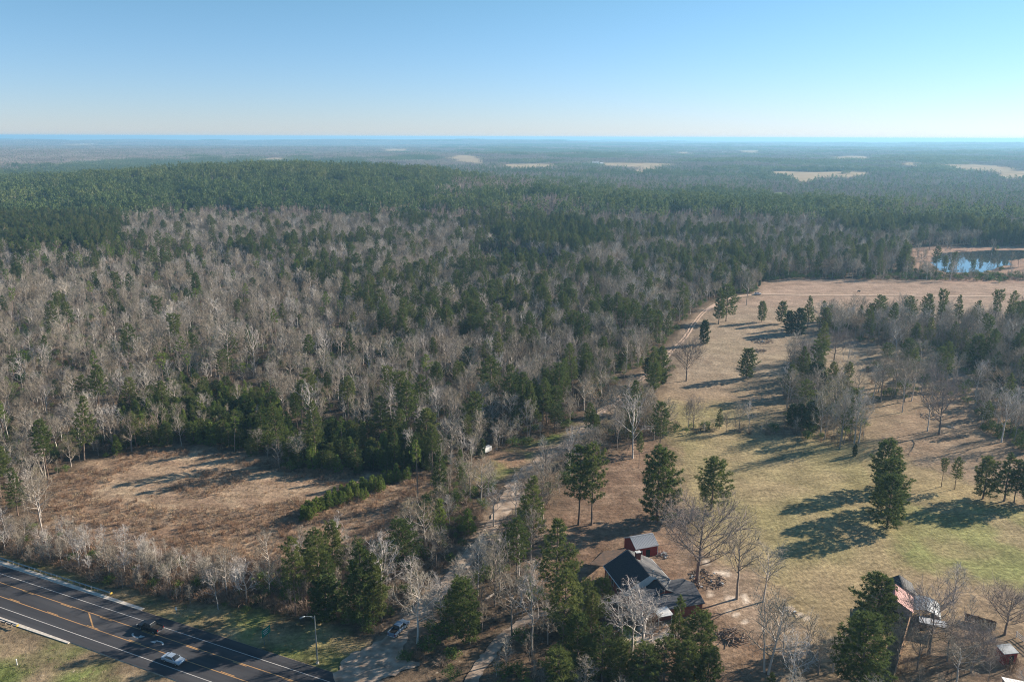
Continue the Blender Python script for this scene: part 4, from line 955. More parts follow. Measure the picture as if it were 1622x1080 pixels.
Z_B4 = [(500, 345), (640, 300), (800, 290), (900, 300), (760, 316), (560, 342)]
Z_YP = [(180, 655), (300, 615), (430, 640), (470, 700), (400, 725), (320, 705), (200, 712)]
Z_YP2 = [(430, 712), (520, 690), (640, 700), (700, 715), (690, 748), (560, 752), (470, 745)]
Z_DP = [(805, 655), (890, 640), (900, 682), (850, 692), (810, 688)]
Z_CEN = [(560, 380), (1100, 380), (1150, 470), (1060, 560), (960, 640), (700, 640), (600, 560)]
Z_TH = [(640, 745), (760, 770), (780, 840), (700, 940), (600, 1010), (560, 985), (440, 965), (390, 930), (420, 890), (540, 878), (600, 850)]
Z_BOT = [(640, 1020), (760, 950), (860, 950), (900, 1000), (1140, 1040), (1150, 1300), (660, 1300)]

Z_VB = [(-400, 780), (-60, 800), (60, 835), (180, 872), (300, 900), (420, 912), (450, 965), (300, 965), (110, 915), (-60, 870), (-400, 830)]
FRINGE = [(1400, 434), (1750, 436), (1750, 446), (1400, 444)]
Z_FB = [(-1200, 221), (560, 221), (720, 232), (700, 246), (500, 250), (330, 248), (200, 256), (0, 272), (-1200, 276)]
def zone(px, py, x, y, d):
    """share of the ground that holds a tree, and the share of conifers among them"""
    n = fbm(x / 70, y / 70, 111, 3); nf = fbm(x / 420, y / 260, 121, 3)
    n = np.where(d > 1500, nf, n)
    den = np.full(x.shape, .9); pf = np.clip((n - .46) * 2.4 + .22, .05, .7)
    pf = np.where(d > 1800, np.clip((nf - .53) * 8 + .22, .03, .92), pf)
    jw = np.where(d > 1200, 320.0, 60.0); jx_ = (fbm(x / jw, y / jw, 501) - .5) * 110; jy_ = (fbm(x / jw, y / jw, 502) - .5) * np.where(d > 1200, 16, 34)
    soft = (id(Z_P1), id(Z_P3), id(Z_B1), id(Z_B4), id(Z_BV), id(Z_P2), id(Z_LEFT), id(Z_CEN), id(Z_FB))
    def z(poly, dv, pv):
        m = pip(poly, px + jx_, py + jy_) if id(poly) in soft else pip(poly, px, py)
        if dv is not None: den[m] = dv
        if pv is not None: pf[m] = pv[m] if np.ndim(pv) else pv
    z(Z_CEN, .8, np.clip((n - .43) * 2.2 + .22, .1, .5))
    z(Z_LEFT, .62, np.clip((n - .46) * 2.4 + .14, .10, .45))
    z(Z_FB, .95, .16); z(Z_BV, .95, .08); z(Z_B4, .9, .15); z(Z_P1, 1.0, .95); z(Z_B1, 1.0, .08); z(Z_P3, 1.0, .93); z(Z_P2, 1.0, 1.0)
    z(Z_YP, .25, .3); z(Z_YP2, .3, .4); z(Z_DP, 1.0, 1.0)
    z(Z_VB, .15, .03); z(Z_TH, .28, .35); z(Z_BOT, .34, .55)
    z(MEADOW, .0, 0); z(YARD, .0, 0); z(YARD2, .13, .05)
    z(WOODR, 1.0, .2); z(WOODR2, .6, .1); z([(1180, 385), (1450, 388), (1450, 442), (1180, 440)], .7, .28); z(FRINGE, .16, .08); z(GROVE, .55, .2); z(GROVE2, .5, .1); z(COPSE, .22, .1); z(HEDGE, .1, .3)
    z(BRUSHF, 0, 0); z(VERGE, 0, 0); z(NEARV, 0, 0); z(PATCHG, 0, 0); z(POND, 0, 0); z(CLEAR2, 0, 0); z(PONDSIDE, .04, .3)
    den[(seg_dist(DRW, x, y) < np.where(py > 800, 4.8, 6.5)) & (d < 700)] = 0
    den[(seg_dist(P2W, x, y) < 3.2) & (d < 300)] = 0
    ro = roff(x, y); den[(ro > lo_e - 7) & (ro < hi_e + 7) & (d < 500)] = 0
    for w in FWs:
        den[pip(w, x, y)] = np.where(d[pip(w, x, y)] < 2700, .04, 0)
    return den, pf

def candidates(y0, y1, step, jit=.9, side=60, fovk=.70):
    nyy = np.arange(y0, y1, step); out = []
    for yy in nyy:
        hw = yy * fovk + side; xs = np.arange(-hw, hw, step); out.append(np.stack([xs, np.full(xs.shape, yy)], -1))
    P = np.concatenate(out); P += rng.uniform(-.5, .5, P.shape) * step * jit
    return P[:, 0], P[:, 1]

def build(x, y):
    z = gz(x, y); d = np.hypot(x, y); px, py, dep = project(x, y, z); return z, d, px, py

# --- single trees out to 850 m
x, y = candidates(95, 870, 5.0); z, d, px, py = build(x, y)
den, pf = zone(px, py, x, y, d); keep = rng.random(len(x)) < den
for hx, hy in hero_xy: keep &= np.hypot(x - hx, y - hy) > 3.5
x, y, z, d, px, py, pf = [a[keep] for a in (x, y, z, d, px, py, pf)]
con = rng.random(len(x)) < pf
u = rng.random(len(x)); kinds = np.empty(len(x), object)
left = pip(Z_LEFT, px, py); closed = pip(Z_P1, px, py) | pip(Z_P2, px, py) | pip(Z_P3, px, py); yp = pip(Z_YP, px, py) | pip(Z_YP2, px, py); dp = pip(Z_DP, px, py)
for i in range(len(x)):
    if con[i]:
        if closed[i]: k = 'dpine' if u[i] < .4 else ('pine' if u[i] < .85 else 'bushy')
        elif dp[i]: k = 'dpine'
        elif left[i]: k = 'pine' if u[i] < .35 else ('poor' if u[i] < .5 else ('cedar' if u[i] < .65 else 'young'))
        else: k = 'pine' if u[i] < .5 else ('bushy' if u[i] < .75 else ('dpine' if u[i] < .83 else ('cedar' if u[i] < .9 else 'young')))
    else:
        k = 'bare' if u[i] < .52 else ('pale' if u[i] < .70 else ('thin' if u[i] < .80 else ('multi' if u[i] < .86 else ('olive' if u[i] < .96 else 'tan'))))
    kinds[i] = k
# young pine thickets
xx, yy = candidates(150, 330, 2.9); zz, dd, qx, qy = build(xx, yy)
m = (pip(Z_YP, qx, qy) | pip(Z_YP2, qx, qy)) & (rng.random(len(xx)) < .72)
xx, yy, zz, dd, qx, qy = [a[m] for a in (xx, yy, zz, dd, qx, qy)]
# pine row across the brush field
row = [at(482, 826), at(520, 800), at(560, 788), at(600, 771), at(645, 757)]
rx = []; ry = []
for a, b in zip(row[:-1], row[1:]):
    n = int(np.linalg.norm(b - a) / 1.5)
    for k in range(n):
        for q in range(3): rx.append(a[0] + (b[0] - a[0]) * k / n + rng.normal() * 1.0); ry.append(a[1] + (b[1] - a[1]) * k / n + rng.normal() * 1.9)
# row at the second clearing, and a few by the meadow
cx_, cy2 = candidates(430, 620, 3.2); cz, cd, cpx, cpy = build(cx_, cy2)
m2 = pip([(812, 408), (905, 410), (912, 424), (860, 428), (815, 420)], cpx, cpy) | pip([(935, 560), (985, 555), (1000, 590), (945, 600)], cpx, cpy)
cx_, cy2 = cx_[m2], cy2[m2]
X2 = np.concatenate([xx, rx, cx_]); Y2 = np.concatenate([yy, ry, cy2]); Z2, D2, PX2, PY2 = build(X2, Y2)
HG = rng.uniform(.62, 1.3, len(x))
HB = {'bare': 11.5, 'pale': 11.5, 'multi': 10, 'thin': 7.5, 'tan': 9, 'olive': 7.5, 'pine': 17, 'dpine': 15.5, 'bushy': 12.5, 'poor': 17, 'young': 5.5, 'cedar': 6.5, 'oak': 11}
Ht = np.array([HB[k] for k in kinds]) * HG
Ht[yp & ~con] *= .8
Ht = np.concatenate([Ht, np.where(np.arange(len(X2)) < len(xx), rng.uniform(5, 8.5, len(X2)), rng.uniform(2.6, 4.8, len(X2)))])
kinds = np.concatenate([kinds, np.array(['young' if (i >= len(xx) or rng.random() < .35) else 'bushy' for i in range(len(X2))], object)])
x = np.concatenate([x, X2]); y = np.concatenate([y, Y2]); z = np.concatenate([z, Z2]); d = np.concatenate([d, D2]); px = np.concatenate([px, PX2]); py = np.concatenate([py, PY2])
# pale bare trees crowding the far verge of the highway
vx = []; vy = []
for t in range(0, 80):
    s = t / 80; q = at(-90 + 480 * s + rng.normal() * 6, 858 + 84 * s + rng.uniform(-26, 12)); vx.append(q[0]); vy.append(q[1])
VZ, VD, VPX, VPY = build(np.array(vx), np.array(vy))
x = np.concatenate([x, vx]); y = np.concatenate([y, vy]); z = np.concatenate([z, VZ]); d = np.concatenate([d, VD]); px = np.concatenate([px, VPX]); py = np.concatenate([py, VPY])
kinds = np.concatenate([kinds, np.array([['pale', 'thin', 'bare', 'pale', 'multi'][int(rng.random() * 5)] for _ in vx], object)]); Ht = np.concatenate([Ht, rng.uniform(4, 8.5, len(vx))])
var = (rng.random(len(x)) * 97).astype(int); wob = rng.uniform(.8, 1.25, len(x)); rz = rng.uniform(0, 6.28, len(x)); tl = rng.normal(0, .05, (len(x), 2))
size = Ht / d; inframe = (px > -10) & (px < FW + 10) & (py > 300) & (py < FH + 30)
famof = {'bare': 'bare_tree', 'pale': 'bare_tree', 'multi': 'bare_tree', 'tan': 'oak', 'olive': 'olive', 'thin': 'sapling', 'pine': 'pine_tree', 'dpine': 'pine_tree', 'bushy': 'pine_tree', 'dense': 'pine_tree', 'poor': 'pine_tree', 'young': 'young', 'cedar': 'cedar'}
fam = np.array([famof[k] for k in kinds]); hn = {}
for h in HERO: hn[NAMES[h[0]]] = hn.get(NAMES[h[0]], 0) + 1
limits = {'bare_tree': 300 - hn.get('bare_tree', 0), 'pine_tree': 300 - hn.get('pine_tree', 0), 'sapling': 120, 'young': 170, 'cedar': 60, 'oak': 30, 'olive': 40}
single = np.zeros(len(x), bool); PEND = []
for f, lim in limits.items():
    idx = np.nonzero((fam == f) & inframe)[0]; idx = idx[np.argsort(-size[idx])][:lim]; single[idx] = True
ADJ = {'bare': ['dense twigged grey bare tree', 'narrow crowned grey tree', 'brownish high crowned tree', 'upswept bare tree', 'round headed bare tree'],
       'pale': ['whitish bare tree', 'straight stemmed pale tree', 'loose branched pale tree'], 'multi': ['bare tree with three stems', 'bushy spreading bare tree'],
       'tan': ['small oak with tan leaves', 'broad oak with tan leaves'], 'olive': ['olive leaved small tree', 'yellowish small tree'], 'thin': ['thin bare sapling', 'upright twiggy sapling', 'wispy bare sapling', 'narrow bare sapling'],
       'pine': ['pine with a rounded crown', 'slightly leaning pine', 'egg shaped pine', 'pine with a high crown', 'pine with a pointed crown', 'flat topped pine'],
       'dpine': ['dark pine with a rounded crown', 'dark pine with a slight lean', 'dark egg shaped pine', 'dark high crowned pine'], 'bushy': ['bushy pine branched to the ground', 'conical bushy pine', 'round bushy pine'],
       'poor': ['long trunked small crowned pine', 'long trunked flat crowned pine'], 'young': ['bright young pine', 'light green young pine', 'yellow green young pine'], 'cedar': ['dark cedar', 'round dark cedar']}
AREAS = [(Z_YP, 'in the young thicket behind the brush field'), (Z_YP2, 'in the dark edge above the straw field'), (Z_DP, 'in the dark clump above the drive'), (BRUSHF, 'in the row crossing the brush field'),
         (Z_TH, 'in the thicket between highway and driveway'), (Z_BOT, 'in the bottom wood near the house drive'), (WOODR, 'in the wooded strip below the sandy road'), (WOODR2, 'on the brown wooded slope'),
         ([(-900, 820), (420, 900), (420, 990), (-900, 990)], 'along the verge above the highway'), ([(-900, 560), (230, 560), (230, 900), (-900, 900)], 'in the western wood'),
         ([(230, 560), (560, 560), (560, 720), (230, 720)], 'in the wood just behind the young thicket'), ([(560, 560), (800, 560), (830, 760), (560, 760)], 'in the wood near the white trailer'), ([(800, 540), (1100, 540), (1100, 720), (800, 720)], 'in the wood beside the drive bend')]
LAND = [(20, 790, 'the pale tree at the field end'), (140, 745, 'the upper corner of the brush field'), (250, 715, 'the straw field top'), (430, 745, 'the straw field corner'), (560, 780, 'the young pine row'),
        (662, 760, 'the spindly pine'), (770, 712, 'the white trailer'), (800, 640, 'the dark pine clump'), (880, 690, 'the green grass patch'), (945, 660, 'the tan oak'), (1015, 600, 'the drive end'), (1060, 560, 'the twin rut track'),
        (1130, 490, 'the sandy track bend'), (1200, 450, 'the white car'), (1300, 500, 'the round cedar'), (1400, 520, 'the broken oak'), (1486, 500, 'the flat topped pine'), (1572, 500, 'the tallest flat topped pine'),
        (1540, 600, 'the dark shrub'), (1600, 660, 'the brown slope'), (1410, 600, 'the middle copse'), (1270, 640, 'the big conical cedar'), (1330, 690, 'the grove tip'), (1250, 570, 'the mowed field'),
        (240, 950, 'the white marker post'), (60, 890, 'the guardrail'), (423, 1000, 'the green sign'), (503, 1000, 'the street lamp'), (632, 990, 'the parked pickup'), (730, 900, 'the lower drive'), (785, 830, 'the drive widening'),
        (785, 940, 'the fallen log'), (840, 1030, 'the house drive'), (900, 1060, 'the foreground pine'), (1050, 1060, 'the house wing'), (1180, 1060, 'the brush heap yard'), (850, 560, 'the mid wood'),
        (700, 560, 'the inner wood'), (550, 600, 'the pale trunks'), (420, 560, 'the tall lone bare tree'), (280, 540, 'the umbrella pine'), (150, 620, 'the western thicket'), (40, 600, 'the western frame edge'), (300, 650, 'the young thicket'), (960, 500, 'the upper drive wood'), (760, 460, 'the central pines')]
LX = np.array([[a, b * 1.6] for a, b, _ in LAND])
FN = {'bare_tree': 'bare trees', 'pine_tree': 'pines', 'sapling': 'saplings', 'young': 'young pines', 'cedar': 'cedars', 'oak': 'tan leaved oaks', 'olive': 'olive leaved trees'}
for i in np.nonzero(single)[0]:
    k = kinds[i]; a = 'in the main wood beyond'
    for poly, ph in AREAS:
        if bool(pip(poly, np.array([px[i]]), np.array([py[i]]))[0]): a = ph; break
    src = 'pine' if k == 'dpine' else k; v = var[i] % len(KIT[src]); sz = 'tall ' if HG[i % len(HG)] > 2 else ''
    szw = 'small' if Ht[i] < HB[k] * .9 else ('tall' if Ht[i] > HB[k] * 1.08 else 'mid sized')
    ad = ADJ[k][v % len(ADJ[k])]; lab = (szw + ' ' + ad).replace('small small', 'small') + ' ' + a
    s = Ht[i] / KH[k][0]; w = s ** .8 * wob[i]; j_ = int(np.argmin(((LX - (px[i], py[i] * 1.6)) ** 2).sum(1))); la = LAND[j_]
    side = 'behind' if py[i] < la[1] - 9 else ('before' if py[i] > la[1] + 9 else 'beside'); lab = szw + ' ' + ad + ' ' + side + ' ' + la[2] + (' toward the road' if px[i] < la[0] - 35 and False else '')
    PEND.append((lab, px[i], (k, int(v), x[i], y[i], z[i], Ht[i], w, rz[i]), FN[fam[i]] + ' near ' + la[2], (tl[i, 0], tl[i, 1])))
ORD = ['first', 'second', 'third', 'fourth', 'fifth', 'sixth', 'seventh', 'eighth', 'ninth', 'tenth', 'eleventh', 'twelfth']
same = {}
for p_ in PEND: same.setdefault(p_[0], []).append(p_)
for lab, ps in same.items():
    ps.sort(key=lambda q: q[1])
    for n_, p_ in enumerate(ps):
        l_ = lab if len(ps) == 1 else (lab + (', left one' if n_ == 0 else ', right one') if len(ps) == 2 else (lab + ', ' + ORD[n_] + ' from left' if n_ < 12 else lab))
        plant(*p_[2], l_, p_[3], p_[4])
rest = ~single
def emit(name, label, cat, m):
    n = int(m.sum()); idx = [PIDX[k][v % len(PIDX[k])] for k, v in zip(kinds[m], var[m])]
    s = Ht[m] / np.array([KH[k][0] for k in kinds[m]]); w = s ** .8 * wob[m]
    gn_scatter(name, label, cat, np.stack([x[m], y[m], z[m]], -1), np.stack([tl[m, 0], tl[m, 1], rz[m]], -1), np.stack([w, w, s], -1), idx)
isP = np.isin(fam, ['pine_tree', 'young', 'cedar'])
emit('pine_woods', 'green pines filling the wood behind the nearest trees', 'woods', rest & isP)
emit('bare_woods', 'leafless grey brown trees filling the wood behind the nearest trees', 'woods', rest & ~isP)
print('singles', int(single.sum()), 'rest', int(rest.sum()))

# --- undergrowth: saplings and brush below the trees, brush and grass on the open ground
def under(name, label, cat, y0, y1, step, fn):
    x, y = candidates(y0, y1, step, side=25, fovk=.68); z, d, px, py = build(x, y); ks, hs = fn(x, y, px, py, d)
    m = np.array([k is not None for k in ks]); x, y, z = x[m], y[m], z[m]; ks = ks[m]; hs = hs[m]; n = len(x)
    idx = [PIDX[k][int(r_ * len(PIDX[k]))] for k, r_ in zip(ks, rng.random(n))]; s = hs / np.array([KH[k][0] for k in ks]); w = s * rng.uniform(.85, 1.4, n)
    print(name, n); gn_scatter(name, label, cat, np.stack([x, y, z], -1), np.stack([rng.normal(0, .05, n), rng.normal(0, .05, n), rng.uniform(0, 6.28, n)], -1), np.stack([w, w, s], -1), idx)
def f_sap(x, y, px, py, d):
    den, pf = zone(px, py, x, y, d); den = den * .66; cl = pip(Z_P1, px, py) | pip(Z_P3, px, py); den[cl] *= .25
    th = pip(Z_TH, px, py) | pip(Z_BOT, px, py) | pip(GROVE, px, py) | pip(FRINGE, px, py) | pip(GROVE2, px, py) | pip(HEDGE, px, py) | pip(WOODR2, px, py); den[th] = np.maximum(den[th], .85) * (den[th] > 0); cp_ = pip(COPSE, px, py); den[cp_] = .3; y2_ = pip(YARD2, px, py); den[y2_] = np.maximum(den[y2_], .12) * (den[y2_] > 0)
    k = np.empty(len(x), object); u = rng.random(len(x)); lv = pip(Z_LEFT, px, py); n = fbm(x / 25, y / 25, 300)
    for i in range(len(x)):
        if u[i] > den[i]: k[i] = None; continue
        v = rng.random(); g = .22 + (.5 if n[i] > .53 else 0)
        k[i] = 'privet' if v < g else ('brush' if v < .66 else ('rust' if v < .78 else 'thin'))
    h = np.array([{'rust': rng.uniform(1, 2), 'privet': rng.uniform(1.5, 4.2), 'brush': rng.uniform(1.4, 3.4), 'thin': rng.uniform(3.5, 7.5), None: 1}[q] for q in k]); return k, h
under('understory', 'dense understory of saplings, brown brush and evergreen shrubs', 'undergrowth', 95, 620, 3.0, f_sap)
def f_open(x, y, px, py, d):
    jx = px + (fbm(x / 6, y / 6, 7) - .5) * 30; jy = py + (fbm(x / 6, y / 6, 9) - .5) * 22
    bf = pip(BRUSHF, jx, jy); st = pip(STRAW, jx, jy); vg = pip(VERGE, px, py) | pip(NEARV, px, py); md = pip(MEADOW, px, py) | pip(YARD, px, py)
    vb = pip([(-200, 855), (-60, 862), (0, 876), (110, 908), (220, 940), (300, 956), (400, 965), (520, 985), (590, 990), (560, 930), (420, 890), (200, 870), (60, 840), (-200, 800)], px, py)
    ro = roff(x, y); road_ = (ro > lo_e - 2.4) & (ro < hi_e + 2.4); dr = seg_dist(DRW, x, y) < 3.4; n = fbm(x / 9, y / 9, 310); n2 = fbm(x / 22, y / 22, 320)
    th = pip(Z_TH, px, py); k = np.empty(len(x), object); h = np.ones(len(x))
    for i in range(len(x)):
        v = rng.random()
        if road_[i] or dr[i]: continue
        if vb[i]:
            if v < .9: k[i] = 'brush' if v < .65 else ('rust' if v < .8 else ('thin' if v < .87 else 'privet')); h[i] = rng.uniform(1.2, 3.2) if k[i] != 'thin' else rng.uniform(3, 5)
        elif st[i] and n2[i] > .38:
            if v < .22: k[i] = 'strawt'; h[i] = rng.uniform(.3, .6)
            elif v < .25: k[i] = 'rust'; h[i] = .7
        elif bf[i]:
            if v < .25 + .75 * (n[i] > .42): k[i] = ('rust' if v < .35 + .3 * n2[i] else ('brush' if v < .8 else 'strawt')); h[i] = {'rust': rng.uniform(.6, 1.5), 'brush': rng.uniform(.7, 1.7), 'strawt': rng.uniform(.5, 1.0)}[k[i]]
        elif th[i]:
            if v < .55: k[i] = 'brush' if v < .42 else 'privet'; h[i] = rng.uniform(.8, 2.4)
        elif vg[i]:
            if v < .35: k[i] = 'grasst' if n[i] > .47 else 'strawt'; h[i] = rng.uniform(.2, .45)
    k[k == None] = None
    return k, h
under('field_brush', 'rusty brambles, dry brush and straw tufts of the clearing and road verges', 'brush', 100, 300, 1.45, f_open)

# --- distant woods as clusters
def far(name, y0, y1, step, size, tier, label):
    x, y = candidates(y0, y1, step, .75, side=100, fovk=.72); z, d, px, py = build(x, y); den, pf = zone(px, py, x, y, d)
    keep = (rng.random(len(x)) < den * 1.05)
    for w in FWs:
        pass
    x, y, z, pf, d = x[keep], y[keep], z[keep], pf[keep], d[keep]; n = len(x); u = rng.random(n)
    key = np.where(pf > .8, 'c_pine', np.where(pf < .22, 'c_bare', np.where(u < (pf - .25) * 1.0, 'c_pine', np.where(u > .55 + pf * .5, 'c_bare', 'c_mix'))))
    idx = [PIDX[k + str(tier)][int(r_ * len(PIDX[k + str(tier)]))] for k, r_ in zip(key, rng.random(n))]; s = step / size * 1.08
    hs = rng.uniform(.65, 1.3, n) * (.8 + .5 * fbm(x / (step * 5), y / (step * 5), 71)); print(name, n)
    gn_scatter(name, label, 'woods', np.stack([x, y, z], -1), np.stack([np.zeros(n), np.zeros(n), rng.uniform(0, 6.28, n)], -1), np.stack([np.full(n, s), np.full(n, s), hs], -1), idx)
far('distant_woods', 872, 2700, 23, 24, 2, 'mixed pine and bare woods rolling over the middle distance')
far('remote_woods', 2700, 9000, 78, 80, 3, 'hazy woods of the far plain')
far('horizon_woods', 9000, 39000, 330, 320, 4, 'blue woods fading out along the horizon')
#%%THINGS
# ------------------------------------------------------------------ buildings
M['shingle'] = m_surf('shade_toned_shingles', (0.062, 0.066, 0.075), (0.040, 0.043, 0.050), 4.0, 0.9, spec=0.12, bump=0.01)  # darker copy of the house shingles: shade painted into the left slopes
M['shingle_lit'] = m_surf('sun_toned_shingles', (0.155, 0.155, 0.155), (0.10, 0.10, 0.105), 2.0, 0.9, spec=0.12, bump=0.01)  # lighter copy of the same shingles: sunlight painted into the right slopes
M['shingle_w'] = m_surf('slate_grey_shingles', (0.105, 0.11, 0.125), (0.07, 0.075, 0.085), 2.0, 0.9, spec=0.12, bump=0.01)
M['brick'] = m_surf('red_brick', (0.26, 0.075, 0.05), (0.17, 0.05, 0.04), 6, 0.9)
M['red_board'] = m_surf('barn_red_boards', (0.30, 0.035, 0.030), (0.20, 0.022, 0.02), 4, 0.8, streak=(4, 4, .4))
M['white'] = m_surf('white_trim_paint', (0.72, 0.72, 0.70), (0.60, 0.60, 0.58), 3, 0.7)
M['tin'] = m_surf('corrugated_tin', (0.50, 0.51, 0.52), (0.38, 0.39, 0.41), 2, 0.45, metal=0.35, streak=(6, .6, 1))
M['pink'] = m_surf('faded_red_metal_roof', (0.46, 0.22, 0.20), (0.40, 0.18, 0.165), 1.5, 0.6, streak=(1, 5, 1))
M['litter_roof'] = m_surf('leaf_strewn_roof', (0.19, 0.12, 0.08), (0.10, 0.075, 0.06), 1.2, 0.95)
M['tarp'] = m_surf('pale_tarp', (0.42, 0.45, 0.47), (0.24, 0.27, 0.29), 0.9, 0.6)
M['glass'] = m_surf('dark_window_glass', (0.03, 0.035, 0.04), None, 1, 0.1, spec=0.6)
M['dark'] = m_surf('dark_opening', (0.02, 0.018, 0.016), None, 1, 0.9)
M['black_metal'] = m_surf('charcoal_metal_roof', (0.05, 0.055, 0.06), (0.035, 0.04, 0.045), 2, 0.6)
M['grey_board'] = m_surf('grey_boards', (0.27, 0.25, 0.24), (0.18, 0.165, 0.16), 3, 0.9, streak=(4, 4, .5))
M['fence_wood'] = m_surf('orange_brown_fence_boards', (0.46, 0.30, 0.18), (0.30, 0.19, 0.12), 2, 0.9)
M['dark_fence'] = m_surf('dark_brown_fence_boards', (0.12, 0.07, 0.055), (0.07, 0.045, 0.04), 2, 0.9)

def gable(root, L, Wd, eave, ridge, roofA, roofB, wall, ox=0, oy=0, z0=0.0, over=.35, ribs=None, name='roof_slope', trim=True, endwall=None):
    """ridge along local x; roofA on the +y side"""
    wb = MB(); hx, hy = L / 2 - over * .6, Wd / 2 - over
    ze = eave - .05; zr = ridge - .18
    v = [(-hx, -hy, -.3), (hx, -hy, -.3), (hx, hy, -.3), (-hx, hy, -.3), (-hx, -hy, ze), (hx, -hy, ze), (hx, hy, ze), (-hx, hy, ze), (-hx, 0, zr), (hx, 0, zr)]
    wb.add([(a + ox, b_ + oy, c + z0) for a, b_, c in v], [(0, 1, 5, 4), (2, 3, 7, 6), (1, 2, 6, 9, 5), (3, 0, 4, 8, 7)])
    wb.obj('wall', wall, root)
    for s, mt in ((1, roofA), (-1, roofB)):
        r_ = MB(); th = .12; k = (ridge - eave) / (Wd / 2)
        a = [(-L / 2, s * .003, ridge), (L / 2, s * .003, ridge), (L / 2, s * Wd / 2, eave - 0), (-L / 2, s * Wd / 2, eave)]
        top = [(x + ox, y + oy, z + z0 + .04) for x, y, z in a]; bot = [(x, y, z - th) for x, y, z in top]
        r_.add(top + bot, [(0, 1, 2, 3), (7, 6, 5, 4), (0, 4, 5, 1), (1, 5, 6, 2), (2, 6, 7, 3), (3, 7, 4, 0)])
        ro_ = r_.obj(name, mt, root)
        if ribs:
            n = int(L / ribs); rb = MB()
            for i in range(n + 1):
                xx = -L / 2 + .04 + (L - .08) * i / n; rb.beam((xx + ox, s * .05 + oy, ridge + z0 + .06), (xx + ox, s * Wd / 2 + oy, eave + z0 + .06), .05, .05)
            rb.obj('seam_ribs', mt, root)
    if trim:
        t = MB()
        for e in (-1, 1):
            for s in (-1, 1): t.beam((e * (L / 2 + .02) + ox, s * .02 + oy, ridge + z0 - .05), (e * (L / 2 + .02) + ox, s * Wd / 2 + oy, eave + z0 - .05), .05, .2)
        t.obj('barge_board', M['white'], root)
    cap = MB(); cap.beam((-L / 2 + ox, oy, ridge + z0 + .07), (L / 2 + ox, oy, ridge + z0 + .07), .3, .05); cap.obj('ridge_cap', roofB, root)
def window(root, c, w, h, ax, depth=.06, mat='glass'):
    """ax: 'x' means the wall faces along x"""
    f = MB(); d = (depth, w + .2, h + .2) if ax == 'x' else (w + .2, depth, h + .2); f.box(c, d); fo = f.obj('window', M['white'], root)
    g = MB(); d = (depth + .03, w, h) if ax == 'x' else (w, depth + .03, h); g.box(c, d); g.obj('pane', M[mat], fo)

# main house: ridge runs towards the road
c1 = (at(995, 871, 6.2) + at(1029, 911, 6.2)) / 2; rv = at(1029, 911, 6.2) - at(995, 871, 6.2); hang = math.atan2(rv[1], rv[0]); HL = float(np.linalg.norm(rv[:2]))
house = empty('house', (c1[0], c1[1], 0), hang)
tag(house, 'brick house with steep dark roof, chimney and low wing beside the red shed', 'house')
# local +x points towards the camera side; +y is the right hand (sunlit) slope
gable(house, HL + .4, 12.2, 2.9, 6.2, M['shingle_lit'], M['shingle'], M['brick'])
gable(house, 4.4, 8.8, 2.9, 5.1, M['shingle_lit'], M['shingle'], M['brick'], ox=HL / 2 + 2.4, oy=1.7, trim=False)
# pale gable wall strip between the two roofs, and white frieze boards
gb = MB(); gx_ = HL / 2 + .27; gb.add([(gx_, 0, 6.1), (gx_, -6.1, 2.85), (gx_, -6.1, 2.2), (gx_ + .02, -2.6, 2.2), (gx_, 1.0, 5.2), (gx_, 2.2, 5.1)], [(0, 1, 2, 3, 4, 5)])
gb.obj('gable_siding', M['white'], house)
# low wing across the front
wc = (at(1018, 937, 4.5) + at(1096, 920, 4.5)) / 2; wv = at(1096, 920, 4.5) - at(1018, 937, 4.5)
lx = (wc[0] - c1[0]) * math.cos(hang) + (wc[1] - c1[1]) * math.sin(hang); ly = -(wc[0] - c1[0]) * math.sin(hang) + (wc[1] - c1[1]) * math.cos(hang)
wing = MB(); WL, WW = float(np.linalg.norm(wv[:2])), 10.4
def gable_rot(root, cx, cyy, L, Wd, eave, ridge, mt_front, mt_back, wall):
    over = .4; hx, hy = Wd / 2 - over, L / 2 - over
    wb = MB(); v = [(-hx, -hy, -.3), (hx, -hy, -.3), (hx, hy, -.3), (-hx, hy, -.3), (-hx, -hy, eave - .05), (hx, -hy, eave - .05), (hx, hy, eave - .05), (-hx, hy, eave - .05), (0, -hy, ridge - .18), (0, hy, ridge - .18)]
    wb.add([(a + cx, b_ + cyy, c) for a, b_, c in v], [(0, 1, 5, 8, 4), (2, 3, 7, 9, 6), (1, 2, 6, 5), (3, 0, 4, 7)]); wb.obj('wall', wall, root)
    for s, mt in ((1, mt_front), (-1, mt_back)):
        r_ = MB(); top = [(cx + s * .003, cyy - L / 2, ridge + .04), (cx + s * .003, cyy + L / 2, ridge + .04), (cx + s * Wd / 2, cyy + L / 2, eave + .04), (cx + s * Wd / 2, cyy - L / 2, eave + .04)]
        bot = [(x, y, z - .12) for x, y, z in top]; r_.add(top + bot, [(0, 1, 2, 3), (7, 6, 5, 4), (0, 4, 5, 1), (1, 5, 6, 2), (2, 6, 7, 3), (3, 7, 4, 0)]); r_.obj('roof_slope', mt, root)
gable_rot(house, lx + .4, ly - .5, WL + 1, WW, 2.7, 4.5, M['shingle_w'], M['shingle_w'], M['brick'])
ch = MB(); ch.box((-HL / 2 + 3.4, .9, 6.3), (.9, 1.1, 2.2)); cho = ch.obj('chimney', M['brick'], house)
cc = MB(); cc.box((-HL / 2 + 3.4, .9, 7.45), (1.05, 1.25, .12)); cc.obj('chimney_cap', M['white'], cho)
for k, (vx_, vy_) in enumerate(((-1.5, 1.6), (2.8, 2.4))): b = MB(); b.tube([(vx_, vy_, 4.6), (vx_, vy_, 5.9 - k * .3)], [.09, .09], 8, cap=True); b.obj('vent_pipe', M['white'], house)
